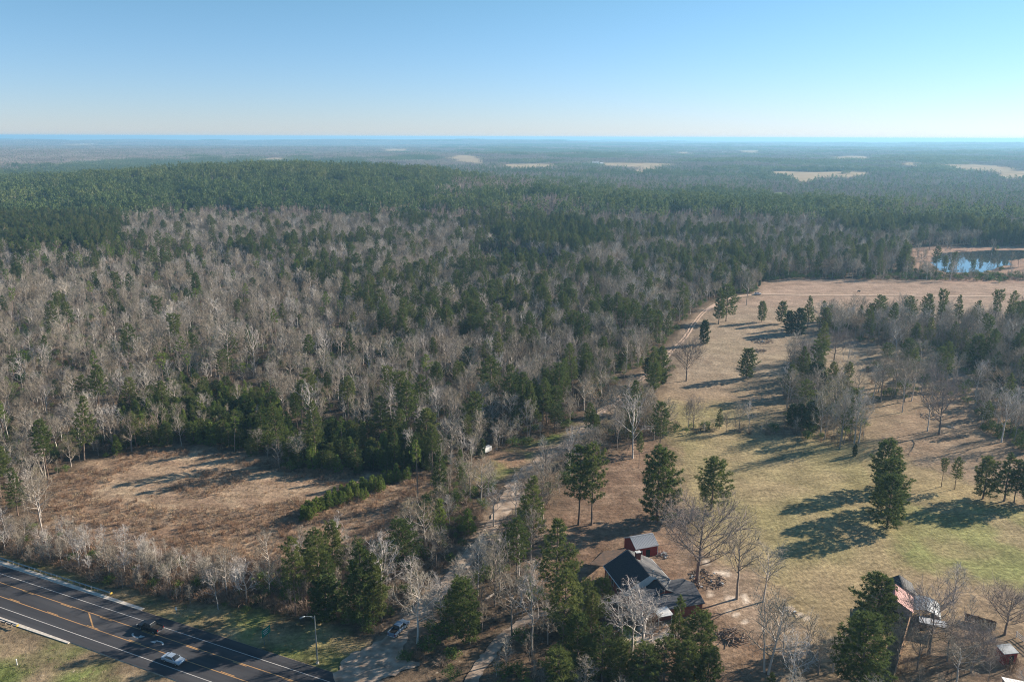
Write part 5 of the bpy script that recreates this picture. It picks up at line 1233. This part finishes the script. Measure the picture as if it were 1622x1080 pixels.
gt = MB(); gt.beam((-HL / 2 - .2, 6.18, 2.92), (HL / 2 + .2, 6.18, 2.92), .14, .12); gt.obj('gutter', M['white'], house)
gt = MB(); gt.beam((-HL / 2 - .2, -6.18, 2.92), (HL / 2 + .2, -6.18, 2.92), .14, .12); gt.obj('gutter', M['white'], house)
for k in (-4, -1, 2): window(house, (k, -5.78, 1.6), 1.1, 1.3, 'y')
for k in (-3, 0, 3): window(house, (lx + WW / 2 - .38, ly + k, 1.5), 1.1, 1.2, 'x')
window(house, (lx + 1.5, ly + WL / 2 - .38, 1.5), .9, 1.2, 'y'); dr = MB(); dr.box((lx - 1.5, ly + WL / 2 - .37, 1.05), (.95, .06, 2.1)); dr.obj('door', M['white'], house)
po = MB(); po.box((lx + WW / 2 + .6, ly - WL / 2 + 2.0, 2.95), (4.4, 3.4, .12)); po.obj('porch_roof', M['white'], house)
pp = MB(); [pp.box((lx + WW / 2 + 2.4, ly - WL / 2 + 2.0 + s * 1.5, 1.4), (.12, .12, 2.9)) for s in (-1, 1)]; pp.obj('porch_post', M['white'], house)
# leaf strewn lean-to roof beside the house
lt = [at(934, 893, 2.3), at(957, 872, 2.4), at(992, 869, 3.0), at(957, 896, 2.8)]
lo = lt[0]; le = empty('carport', (float(lo[0]), float(lo[1]), 0)); tag(le, 'low carport roof strewn with brown leaves beside the dark main roof', 'carport')
b = MB(); tp_ = [tuple(p - (lo[0], lo[1], 0)) for p in lt]; b.add(tp_ + [(x, y, z - .1) for x, y, z in tp_], [(0, 1, 2, 3)[::-1], (4, 5, 6, 7), (0, 1, 5, 4), (1, 2, 6, 5), (2, 3, 7, 6), (3, 0, 4, 7)]); b.obj('roof', M['litter_roof'], le)
for p in tp_[:3]: b = MB(); b.box((p[0] * .96 + .1, p[1] * .96, p[2] / 2 - .1), (.12, .12, p[2])); b.obj('post', M['wood_post'], le)

# red shed with tin roof
a_, b_ = at(999, 851, 4.3), at(1033, 845, 4.3); sc_ = (a_ + b_) / 2; sv = b_ - a_; sa = math.atan2(sv[1], sv[0]); SL = float(np.linalg.norm(sv[:2]))
shed = empty('red_shed', (sc_[0], sc_[1], 0), sa); tag(shed, 'barn red shed with silver corrugated gable roof behind the house', 'shed')
gable(shed, SL + .3, 6.4, 2.7, 4.4, M['tin'], M['tin'], M['red_board'], ribs=.4, over=.15)
b = MB(); b.box((.3, -3.07, 1.0), (1.1, .06, 2.0)); b.obj('door', M['dark'], shed); window(shed, (-1.7, -3.07, 1.5), .7, .8, 'y', mat='dark')
b = MB()
for s in (-1, 1):
    for e in (-1, 1): b.box((e * (SL / 2 - .02), s * 3.0, 1.3), (.12, .12, 2.6))
b.obj('corner_board', M['white'], shed)

# second property: pink metal roof with ridge towards the camera
a_, b_ = at(1419, 926, 5.0), at(1418.5, 949.5, 5.0); pc = (a_ + b_) / 2; pv_ = b_ - a_; pa = math.atan2(pv_[1], pv_[0]); PL = float(np.linalg.norm(pv_[:2]))
barn = empty('pink_roofed_barn', (pc[0], pc[1], 0), pa); tag(barn, 'grey barn with faded pink metal gable roof behind the great pines', 'barn')
gable(barn, PL + .3, 7.4, 2.9, 5.0, M['pink'], M['pink'], M['grey_board'], ribs=.55, over=.25, trim=False)
b = MB(); b.box((PL / 2 + .12, .6, 1.2), (.06, 2.4, 2.4)); b.obj('barn_door', M['dark'], barn)
q = at(1428, 925, 3.2); s2 = empty('dark_shed', (q[0], q[1], 0), pa + .2); tag(s2, 'small shed with charcoal roof tucked behind the pink roofed barn', 'shed')
gable(s2, 5.5, 5.6, 2.3, 3.9, M['black_metal'], M['black_metal'], M['grey_board'], trim=False, over=.2, ribs=.6)
q = at(1465, 957, 2.5); gh = empty('tarp_shelter', (q[0], q[1], 0), pa + 1.57); tag(gh, 'pale arched shelter of corrugated sheets behind the bare yard tree', 'shelter')
b = MB(); n = 8
for i in range(n + 1):
    t = math.pi * (.12 + .76 * i / n)
    for yy in (-3, 3): b.v.append((3.4 * -math.cos(t), yy, .4 + 2.4 * math.sin(t)))
for i in range(n): b.f.append((2 * i, 2 * i + 1, 2 * i + 3, 2 * i + 2)); b.m.append(0)
o_ = b.obj('cover', M['tarp'], gh); o_.modifiers.new('t', 'SOLIDIFY').thickness = .05
for yy in (-3, 0, 3):
    b = MB(); b.tube([(3.45 * -math.cos(math.pi * (.12 + .76 * i / n)), yy, .42 + 2.44 * math.sin(math.pi * (.12 + .76 * i / n))) for i in range(n + 1)], [.05] * (n + 1), 4); b.obj('hoop', M['white'], gh)
b = MB(); [b.box((s * 3.15, 0, .6), (.1, 6, 1.3)) for s in (-1, 1)]; b.obj('side_wall', M['grey_board'], gh)
q = at(1478, 985, 2.0); r2 = empty('lean_to', (q[0], q[1], 0), pa + 1.57); tag(r2, 'low blue grey tin lean-to shaded by the bare yard tree', 'shed')
b = MB(); b.add([(-2.6, -1.6, 2.3), (2.6, -1.6, 2.3), (2.6, 1.6, 1.9), (-2.6, 1.6, 1.9)] + [(-2.6, -1.6, 2.2), (2.6, -1.6, 2.2), (2.6, 1.6, 1.8), (-2.6, 1.6, 1.8)], [(0, 1, 2, 3), (7, 6, 5, 4), (0, 4, 5, 1), (1, 5, 6, 2), (2, 6, 7, 3), (3, 7, 4, 0)]); b.obj('roof', M['tin'], r2)
for sx in (-1, 1):
    for sy in (-1, 1): b = MB(); b.box((sx * 2.4, sy * 1.4, .95), (.12, .12, 2.1)); b.obj('post', M['wood_post'], r2)

def board_fence(name, A, B, h, mat, label, bw=.3, cap=None, post=2.4):
    A = np.array(A[:2]); B = np.array(B[:2]); L = float(np.linalg.norm(B - A)); ang = math.atan2(B[1] - A[1], B[0] - A[0])
    e = empty(name, (A[0], A[1], 0), ang); tag(e, label, 'fence', 'fences of the second property')
    bm_ = MB(); bm_.box((0, 0, h / 2), (bw - .03, .03, h)); bme = bm_.mesh('board', mat); n = int(L / bw)
    for i in range(n): link('board', bme, e, (i * bw + bw / 2, 0, .03 * math.sin(i * 1.9)))
    pm_ = MB(); pm_.box((0, 0, h / 2 + .05), (.12, .12, h + .1)); pme_ = pm_.mesh('post', mat)
    for i in range(int(L / post) + 1): link('post', pme_, e, (i * post, .08, 0))
    r_ = MB(); [r_.box((L / 2, .05, zz), (L, .05, .1)) for zz in (.4, h - .3)]; r_.obj('rail', mat, e)
    if cap: c_ = MB(); c_.box((L / 2, .02, h + .08), (L, .2, .05)); c_.obj('cap_rail', cap, e)
board_fence('board_fence', at(1442.6, 978), at(1414, 1084), 1.8, M['fence_wood'], 'long orange brown board fence running from the pink roofed barn to the frame bottom', cap=M['fence_wood'])
board_fence('board_fence', at(1528, 982), at(1577, 996), 1.8, M['dark_fence'], 'dark brown board fence behind the bare yard trees')
def rail_fence(A, B, label):
    A = np.array(A[:2]); B = np.array(B[:2]); L = float(np.linalg.norm(B - A)); ang = math.atan2(B[1] - A[1], B[0] - A[0])
    e = empty('rail_fence', (A[0], A[1], 0), ang); tag(e, label, 'fence')
    for k in range(3): b = MB(); b.box((L / 2, 0, .45 + .42 * k), (L, .05, .15)); b.obj('rail', M['white'], e)
    for i in range(int(L / 2.4) + 1): b = MB(); b.box((i * 2.4, .06, .7), (.13, .13, 1.5)); b.obj('post', M['white'], e)
rail_fence(at(1609, 1009), at(1640, 1033), 'pale three rail fence beside the small red shed')
q = at(1592, 1046); rs = empty('small_red_shed', (q[0], q[1], 0), .15); tag(rs, 'small red shed with a pale flat roof near the rail fence', 'shed')
b = MB(); b.box((0, 0, 1.15), (2.9, 2.2, 2.5)); b.obj('wall', M['red_board'], rs); b = MB(); b.add([(-1.6, -1.25, 2.45), (1.6, -1.25, 2.45), (1.6, 1.25, 2.85), (-1.6, 1.25, 2.85), (-1.6, -1.25, 2.55), (1.6, -1.25, 2.55), (1.6, 1.25, 2.95), (-1.6, 1.25, 2.95)], [(3, 2, 1, 0), (4, 5, 6, 7), (0, 1, 5, 4), (1, 2, 6, 5), (2, 3, 7, 6), (3, 0, 4, 7)]); b.obj('roof', M['tarp'], rs)
b = MB(); b.box((.3, -1.12, 1.0), (.9, .05, 1.9)); b.obj('door', M['dark'], rs)
q0, q1 = at(1587, 1064, 4.0), at(1622, 1071, 4.0); wa = math.atan2((q1 - q0)[1], (q1 - q0)[0]); cxy = q0[:2] + np.array([math.cos(wa), math.sin(wa)]) * 6.2 + np.array([math.sin(wa), -math.cos(wa)]) * 3.4
wh = empty('white_roofed_building', (cxy[0], cxy[1], 0), wa); tag(wh, 'building with white metal roof cut by the frame corner', 'building')
gable(wh, 12.4, 6.8, 3.0, 4.0, M['white'], M['white'], M['grey_board'], trim=False, ribs=.6)
# white trailer / box at the wood edge
q = at(771, 716); tr_ = empty('box_trailer', (q[0], q[1], 0), .9); tr_.scale = (.72, .72, .72); tag(tr_, 'small white box trailer at the wood edge below the grey thicket', 'trailer')
b = MB(); b.box((0, 0, 1.55), (4.6, 2.1, 2.2)); b.obj('body', M['white'], tr_, bevel=.08); b = MB(); b.box((2.32, 0, 1.5), (.04, 1.8, 1.9)); b.obj('door', M['tarp'], tr_)
M['tyre'] = m_surf('tyre_rubber', (0.025, 0.025, 0.025), None, 2, 0.9)
def wheel_meshes(R=.36, w=.26):
    t = MB(); t.tube([(0, -w / 2, 0), (0, -w / 2 + .04, 0), (0, w / 2 - .04, 0), (0, w / 2, 0)], [R * .88, R, R, R * .88], 16, cap=True)
    h = MB(); h.tube([(0, -w / 2 - .012, 0), (0, w / 2 + .012, 0)], [R * .58] * 2, 12, cap=True)
    return t.mesh('tyre', M['tyre']), h.mesh('rim', M['galv'])
TY, RM = wheel_meshes()
def wheel(parent, x, y, z=.36, s=1.0):
    w = link('wheel', TY, parent, (x, y, z)); w.scale = (s, 1, s); link('rim', RM, w)
for sy in (-1, 1): wheel(tr_, -.2, sy * 1.1)
b = MB(); b.beam((-2.3, 0, .5), (-3.4, 0, .5), .1, .1); b.obj('drawbar', M['galv'], tr_)

# ------------------------------------------------------------------ vehicles
def paint(nm, c, metal=.2): return m_surf(nm, c, tuple(v * .9 for v in c), 1, .3, metal=metal, spec=.5)
M['light_w'] = m_surf('clear_lamp', (0.7, 0.7, 0.68), None, 2, .2); M['light_r'] = m_surf('red_lamp', (0.4, 0.02, 0.02), None, 2, .3); M['chrome'] = m_surf('chrome', (0.6, 0.6, 0.62), None, 2, .2, metal=.9)
def hull(parent, name, prof, w, mat, inset=0.0, bevel=.06, ztop=None):
    """prof: side outline (x,z); the upper points are drawn in by inset"""
    b = MB(); n = len(prof); zs = [p[1] for p in prof]; zmid = (max(zs) + min(zs)) / 2
    for s in (-1, 1):
        for x, z in prof: b.v.append((x, s * (w / 2 - (inset if z > zmid else 0)), z))
    b.f = [tuple(range(n))[::-1], tuple(range(n, 2 * n))] + [(i, (i + 1) % n, n + (i + 1) % n, n + i) for i in range(n)]; b.m = [0] * len(b.f)
    o = b.obj(name, mat, parent, bevel=bevel); bmx = bmesh.new(); bmx.from_mesh(o.data); bmesh.ops.recalc_face_normals(bmx, faces=bmx.faces); bmx.to_mesh(o.data); bmx.free(); return o
def glassquad(parent, pts):
    b = MB(); b.add(pts, [tuple(range(len(pts)))]); o = b.obj('window', M['glass'], parent); o.modifiers.new('t', 'SOLIDIFY').thickness = .02
def pickup(x, y, rz, mat, label):
    e = empty('pickup_truck', (x, y, .11), rz); tag(e, label, 'pickup truck')
    bd = hull(e, 'body', [(-2.85, .55), (-2.85, 1.12), (-.5, 1.14), (1.3, 1.12), (2.7, 1.0), (2.85, .85), (2.85, .45), (-2.5, .42)], 1.95, mat)
    hull(e, 'cab', [(-.95, 1.1), (-.75, 1.82), (.75, 1.84), (1.35, 1.1)], 1.8, mat, inset=.16)
    b = MB(); b.box((-1.9, 0, 1.13), (1.75, 1.62, .06)); b.obj('bed_floor', M['dark'], e)
    for sy in (-1, 1): b = MB(); b.box((-1.9, sy * .88, 1.22), (1.85, .12, .2)); b.obj('bed_side', mat, e)
    b = MB(); b.box((-2.82, 0, 1.2), (.08, 1.85, .22)); b.obj('tailgate', mat, e)
    glassquad(e, [(.80, -.70, 1.78), (.80, .70, 1.78), (1.36, .82, 1.16), (1.36, -.82, 1.16)]); glassquad(e, [(-.80, -.70, 1.76), (-.80, .70, 1.76), (-.97, .80, 1.2), (-.97, -.80, 1.2)])
    for s in (-1, 1): glassquad(e, [(-.68, s * .765, 1.74), (.70, s * .765, 1.76), (1.1, s * .905, 1.2), (-.8, s * .905, 1.2)])
    for sx in (-1.75, 1.8):
        for sy in (-.88, .88): wheel(e, sx, sy, .38, 1.05)
    for sx, nm, m_ in ((2.88, 'headlight', 'light_w'), (-2.88, 'tail_light', 'light_r')):
        for sy in (-.78, .78): b = MB(); b.box((sx, sy, .85 if sx > 0 else .95), (.06, .3 if sx > 0 else .16, .2 if sx > 0 else .35)); b.obj(nm, M[m_], e)
    for sx in (2.92, -2.95): b = MB(); b.box((sx, 0, .55), (.16, 1.9, .2)); b.obj('bumper', M['chrome'], e, bevel=.03)
    for s in (-1, 1): b = MB(); b.box((.95, s * 1.05, 1.28), (.12, .22, .2)); b.obj('mirror', M['dark'], e, bevel=.02)
    return e
def sedan(x, y, rz, mat, label, grp=None):
    e = empty('car', (x, y, .11), rz); tag(e, label, 'car', grp)
    hull(e, 'body', [(-2.35, .45), (-2.35, .95), (-1.7, 1.0), (1.0, .98), (2.15, .82), (2.35, .65), (2.35, .38), (-2.2, .32)], 1.82, mat, bevel=.09)
    hull(e, 'roof', [(-1.75, .96), (-1.05, 1.42), (.25, 1.44), (1.15, .95)], 1.62, mat, inset=.17)
    glassquad(e, [(.31, -.58, 1.42), (.31, .58, 1.42), (1.15, .72, .99), (1.15, -.72, .99)]); glassquad(e, [(-1.1, -.58, 1.41), (-1.1, .58, 1.41), (-1.74, .72, 1.0), (-1.74, -.72, 1.0)])
    for s in (-1, 1): glassquad(e, [(-1.0, s * .655, 1.38), (.22, s * .655, 1.39), (.9, s * .815, 1.01), (-1.5, s * .815, 1.01)])
    for sx in (-1.4, 1.45):
        for sy in (-.8, .8): wheel(e, sx, sy, .33, .92)
    for sx, nm, m_ in ((2.33, 'headlight', 'light_w'), (-2.36, 'tail_light', 'light_r')):
        for sy in (-.68, .68): b = MB(); b.box((sx, sy, .72 if sx > 0 else .82), (.06, .34, .14)); b.obj(nm, M[m_], e)
    for s in (-1, 1): b = MB(); b.box((.75, s * .95, 1.05), (.1, .18, .12)); b.obj('mirror', mat, e)
    return e
rang = math.atan2(rdir[1], rdir[0])
q = at(239, 997); pickup(q[0], q[1], rang + math.pi, paint('black_paint', (0.02, 0.022, 0.028)), 'black pickup truck driving past the white turn arrows')
q = at(275, 1048); sedan(q[0], q[1], rang, paint('silver_blue_paint', (0.42, 0.50, 0.58), .3), 'silver blue sedan in the shaded near lane')
q = at(632, 1000); q2 = at(660, 972); pickup(q[0], q[1], math.atan2((q2 - q)[1], (q2 - q)[0]), paint('blue_white_paint', (0.16, 0.24, 0.34), .3), 'pale blue pickup truck parked on the gravel driveway').location.z = .17
q = at(1200, 467); sedan(q[0], q[1], .05, paint('white_paint', (0.75, 0.76, 0.78), 0), 'white car at the start of the sandy road across the upper field').location.z = .2

# ------------------------------------------------------------------ street furniture
q = at(503, 1050); lp = empty('street_lamp', (q[0], q[1], 0)); tag(lp, 'tall grey steel street lamp at the driveway mouth', 'street lamp')
b = MB(); b.tube([(0, 0, -.2), (0, 0, 4), (0, 0, 10.6)], [.16, .13, .09], 10); b.obj('pole', M['galv'], lp, True); b = MB(); b.box((0, 0, .12), (.5, .5, .3)); b.obj('base', M['concrete'], lp)
adir = -rnor * sgn; ax, ay = adir[0] * .55 - .75, adir[1] * .55; al = math.hypot(ax, ay); ax /= al; ay /= al
b = MB(); b.tube([(0, 0, 10.2), (ax * .9, ay * .9, 10.7), (ax * 1.9, ay * 1.9, 10.95)], [.05, .045, .04], 6); b.tube([(0, 0, 9.8), (ax * .8, ay * .8, 10.5)], [.03, .03], 5); b.obj('arm', M['galv'], lp)
b = MB(); b.tube([(ax * 1.8, ay * 1.8, 10.95), (ax * 2.1, ay * 2.1, 10.93), (ax * 2.7, ay * 2.7, 10.8), (ax * 2.85, ay * 2.85, 10.77)], [.05, .17, .15, .05], 8, cap=True); b.obj('lamp_head', M['galv'], lp, True)
M['sign_green'] = m_surf('green_sign_face', (0.01, 0.23, 0.15), None, 2, .5); M['sign_white'] = m_surf('white_sign_lettering', (0.7, 0.72, 0.7), None, 2, .5)
q = at(423, 1018); sg = empty('road_sign', (q[0], q[1], 0), rang + math.pi / 2); tag(sg, 'green road sign on two posts in the shaded verge grass', 'sign')
for s in (-1, 1): b = MB(); b.box((s * .7, .05, 1.5), (.08, .08, 3.1)); b.obj('post', M['galv'], sg)
b = MB(); b.box((0, 0, 2.75), (2.5, .04, 1.7)); b.obj('panel', M['sign_green'], sg)
b = MB()
for k, (w_, zz) in enumerate(((1.7, 3.15), (1.9, 2.75), (1.3, 2.35))): 
    for j in range(int(w_ / .28)): b.box((-w_ / 2 + .14 + j * .28, -.03, zz), (.17, .01, .2))
b.obj('lettering', M['sign_white'], sg)
q = at(280, 971); mk = empty('marker_post', (q[0], q[1], 0), rang); tag(mk, 'small white marker post on the bright verge grass', 'marker')
b = MB(); b.box((0, 0, .5), (.1, .1, 1.0)); b.obj('post', M['galv'], mk); b = MB(); b.box((0, -.06, 1.2), (.5, .04, .7)); b.obj('plate', M['white'], mk)
for (sx_, sy_, lab) in ((286, 936, 'white utility stub standing before the bare thicket of the verge'), (27, 1052, 'thin white post in the near verge grass')):
    q = at(sx_, sy_); e = empty('utility_stub', (q[0], q[1], 0)); tag(e, lab, 'post'); b = MB(); b.tube([(0, 0, -.1), (0, 0, 1.1)], [.09, .09], 8, cap=True); b.obj('post', M['white'], e); b = MB(); b.tube([(0, 0, 1.1), (0, 0, 1.25)], [.13, .1], 8, cap=True); b.obj('cap', M['white'], e)

# ------------------------------------------------------------------ heaps, logs, scrapes
M['debris'] = m_vary('weathered_debris', [(0.16, 0.12, 0.10), (0.36, 0.30, 0.26)], 1.5, .3); M['bleached'] = m_surf('bleached_log', (0.62, 0.55, 0.48), (0.42, 0.35, 0.30), 3, .9); M['pale_sand'] = m_surf('pale_sand_patch', (0.66, 0.54, 0.44), (0.44, 0.33, 0.25), 1.2, 1.0)
def heap(px, py, R, H, label, n=60, seed=1, pale=8):
    q = at(px, py); e = empty('debris_heap', (q[0], q[1], 0)); tag(e, label, 'brush heap', 'heaps of cut brush and debris'); r = random.Random(seed)
    b = MB(); c = MB()
    for i in range(n):
        a = r.random() * 6.28; rr = R * math.sqrt(r.random()); z = H * (1 - (rr / R) ** 2) * r.random() + .1; dd = rdirv(r) * (1, 1, .35); L = r.uniform(.5, 1.8)
        p = np.array([rr * math.cos(a), rr * math.sin(a), z]); b.tube([p - dd * L, p + dd * L], [.09, .04], 4)
    for i in range(pale):
        a = r.random() * 6.28; rr = R * r.random(); c = MB(); c.box((rr * math.cos(a), rr * math.sin(a), .22), (r.uniform(.3, 1.0), r.uniform(.2, .5), .22), rz=r.random() * 3); c.obj('scrap', M['tarp'], e)
    tag(b.obj('branches', M['debris'], e), kind='stuff')
heap(1207, 541, 5.5, 2.0, 'brush and scrap heap in the shade of the mowed field', 90, 1, 14); heap(1205, 556, 2.4, 1.4, 'small dark debris heap in the mowed field', 50, 2, 0)
heap(1160, 1008, 3.0, 1.3, 'dark burnt brush heap in the sandy yard', 70, 3, 0); heap(1118, 918, 4.2, 1.2, 'brush heap at the foot of the great bare oak', 110, 4, 10); heap(1050, 880, 1.6, .7, 'white scrap heap beside the red shed', 10, 5, 10)
heap(1475, 660, 3.5, 1.2, 'heap of broken boughs under the wide bare oak', 60, 6, 2); heap(1355, 545, 3.2, 1.0, 'low grey heap behind the round headed oak', 60, 7, 4); heap(1246, 968, 2.2, .5, 'low stump heap at the end of the white sand scrape', 20, 8, 3)
def log(a, b2, r0, label):
    A, B = at(*a), at(*b2); e = empty('fallen_log', (A[0], A[1], 0)); tag(e, label, 'log'); b = MB(); v = B - A; b.tube([(0, 0, r0), tuple(v * .5 + (0, .2, r0 * 1.1)), tuple(v + (0, 0, r0))], [r0, r0 * .8, r0 * .4], 7, cap=True); b.obj('stem', M['bleached'], e)
    c = MB(); m_ = v * .7; c.tube([tuple(m_ + (0, 0, r0)), tuple(m_ + (.8, 1.2, .9))], [r0 * .4, .05], 5); c.obj('branch', M['bleached'], e)
log((768, 951), (801, 932), .28, 'bleached fallen log on the rust coloured ground by the drive'); log((1500, 676), (1514, 680), .25, 'pale fallen log beside the wide bare oak')
def patch(name, px, py, rx, ry, mat, label, z=.17, seed=0, rot=0.0):
    q = at(px, py); r = random.Random(seed); b = MB(); n = 36; vs = [(q[0], q[1], z)]
    ph = [r.random() * 6.28 for _ in range(5)]
    for ring_ in (.5, 1.0):
        for i in range(n):
            a = 2 * math.pi * i / n; k = ring_ * (1 + sum(.22 / (j + 1) * math.sin((j + 2) * a + ph[j]) for j in range(5)))
            ex, ey = rx * k * math.cos(a), ry * k * math.sin(a); vs.append((q[0] + ex * math.cos(rot) - ey * math.sin(rot), q[1] + ex * math.sin(rot) + ey * math.cos(rot), z if ring_ < 1 else -.02))
    b.v = vs; b.f = [(0, 1 + i, 1 + (i + 1) % n) for i in range(n)] + [(1 + i, 1 + n + i, 1 + n + (i + 1) % n, 1 + (i + 1) % n) for i in range(n)]; b.m = [0] * len(b.f)
    tag(b.obj(name, mat, smooth=True), label, kind='structure')
# dark cow in the upper field, grazing
def cow(px, py, rz):
    q = at(px, py); e = empty('cow', (q[0], q[1], 0), rz); tag(e, 'small black cow standing beyond the sandy road', 'cow')
    m = bpy.data.meshes.new('cow'); V = [(0, 0, 1.0), (.75, 0, 1.05), (-.7, 0, 1.05), (1.15, 0, 1.15), (1.5, 0, .95), (1.75, 0, .75)]; E = [(0, 1), (0, 2), (1, 3), (3, 4), (4, 5)]; R_ = [.38, .36, .36, .22, .17, .10]
    for sx in (.65, -.65):
        for sy in (-.2, .2):
            n0 = len(V); V += [(sx, sy, .72), (sx + (.05 if sx > 0 else -.08), sy, .4), (sx, sy, .03)]; R_ += [.15, .08, .06]; E += [(1 if sx > 0 else 2, n0), (n0, n0 + 1), (n0 + 1, n0 + 2)]
    n0 = len(V); V += [(-1.05, 0, 1.15), (-1.15, 0, .6)]; R_ += [.05, .03]; E += [(2, n0), (n0, n0 + 1)]
    for sy in (-.18, .18): n0 = len(V); V += [(1.42, sy, 1.08)]; R_ += [.05]; E += [(4, n0)]
    m.from_pydata(V, E, []); o = link('body', m, e); s = o.modifiers.new('skin', 'SKIN'); o.modifiers.new('sub', 'SUBSURF').levels = 1
    for i, r_ in enumerate(R_): m.skin_vertices[0].data[i].radius = (r_, r_)
    m.skin_vertices[0].data[0].use_root = True; m.materials.append(M['dark'])
cow(1360, 463, .3)

# ------------------------------------------------------------------ far houses
M['far_wall'] = m_surf('pale_wall', (0.62, 0.62, 0.60), (0.5, 0.5, 0.48), .2, .8); M['far_roof'] = m_surf('pale_roof', (0.66, 0.66, 0.66), (0.4, 0.4, 0.4), .1, .7)
FARH = [(927, 262, 16, 'white farm building at the near end of the tan field'), (934, 261, 14, 'second white farm building by the tan field'), (943, 262, 26, 'long white barn beside the tan field'), (953, 262, 18, 'white barn next to the long barn'),
        (1111, 242, 22, 'white roofed building west in the far village'), (1117, 241, 24, 'broad white building in the far village'), (1127, 242, 24, 'pale building in the middle of the far village'), (1147, 243, 30, 'long pale building at the village field'),
        (1162, 246, 20, 'low white house east of the village field'), (1172, 246, 20, 'white house among the village trees'), (1194, 245, 16, 'lone white house past the far village'), (1228, 246, 16, 'small white house in the far eastern woods'),
        (621, 236, 26, 'pale farmhouse by the small far clearing'), (634, 236, 20, 'barn by the small far clearing'), (100, 228, 34, 'long pale shed on the far western rise'), (130, 229, 40, 'largest pale shed on the far western rise'), (147, 229, 30, 'pale shed at the end of the far western rise'),
        (160, 219, 24, 'tiny white building before the horizon'), (480, 226, 26, 'tiny pale roof in the northern woods'), (1385, 262, 18, 'white house at the edge of the eastern fields')]
for i, (px_, py_, L_, lab) in enumerate(FARH):
    q = at(px_, py_); e = empty('far_building', (q[0], q[1], float(gz(q[0], q[1])) + 1.0), (i * .37) % .6); tag(e, lab, 'building', 'pale buildings scattered in the far woods'); h_ = 9 if L_ < 24 else 12
    gable(e, L_, L_ * .5, h_ * .7, h_, M['far_roof'], M['far_roof'], M['far_wall'], trim=False)
q = at(160, 222); e = empty('water_tower', (q[0], q[1], float(gz(q[0], q[1])))); tag(e, 'tiny white water tower standing above the western horizon', 'water tower')
b = MB(); b.tube([(0, 0, 34), (0, 0, 38), (0, 0, 44), (0, 0, 48)], [4, 9, 9, 3], 10, cap=True); b.obj('tank', M['far_wall'], e)
for k in range(6): b = MB(); a = k * math.pi / 3; b.tube([(8 * math.cos(a), 8 * math.sin(a), 0), (6 * math.cos(a), 6 * math.sin(a), 38)], [.7, .6], 5); b.obj('leg', M['far_wall'], e)
q = at(997, 219); e = empty('radio_mast', (q[0], q[1], float(gz(q[0], q[1])))); tag(e, 'thin radio mast on the horizon above the middle woods', 'radio mast')
b = MB(); b.tube([(0, 0, 0), (0, 0, 120)], [1.6, 1.0], 4); b.obj('mast', M['galv'], e)
# ------------------------------------------------------------------ haze
hz = MB(); hx0, hx1, hy0, hy1, hz0, hz1 = -41500, 41500, -2500, 41500, -330.0, 108.0
hz.v = [(x, y, z) for z in (hz0, hz1) for x, y in ((hx0, hy0), (hx1, hy0), (hx1, hy1), (hx0, hy1))]
hz.f = [(3, 2, 1, 0), (4, 5, 6, 7), (0, 1, 5, 4), (1, 2, 6, 5), (2, 3, 7, 6), (3, 0, 4, 7)]; hz.m = [0] * 6
hm = bpy.data.materials.new('haze'); hm.use_nodes = True; hn_ = hm.node_tree; hn_.nodes.remove(hn_.nodes['Principled BSDF'])
pv = hn_.nodes.new('ShaderNodeVolumePrincipled'); pv.inputs['Color'].default_value = (0.36, 0.70, 1.0, 1); pv.inputs['Density'].default_value = 1.1e-4
pv.inputs['Anisotropy'].default_value = 0.2
hn_.links.new(pv.outputs[0], hn_.nodes['Material Output'].inputs['Volume'])
tag(hz.obj('haze', hm), 'thin pale blue haze over the far woods', kind='stuff')
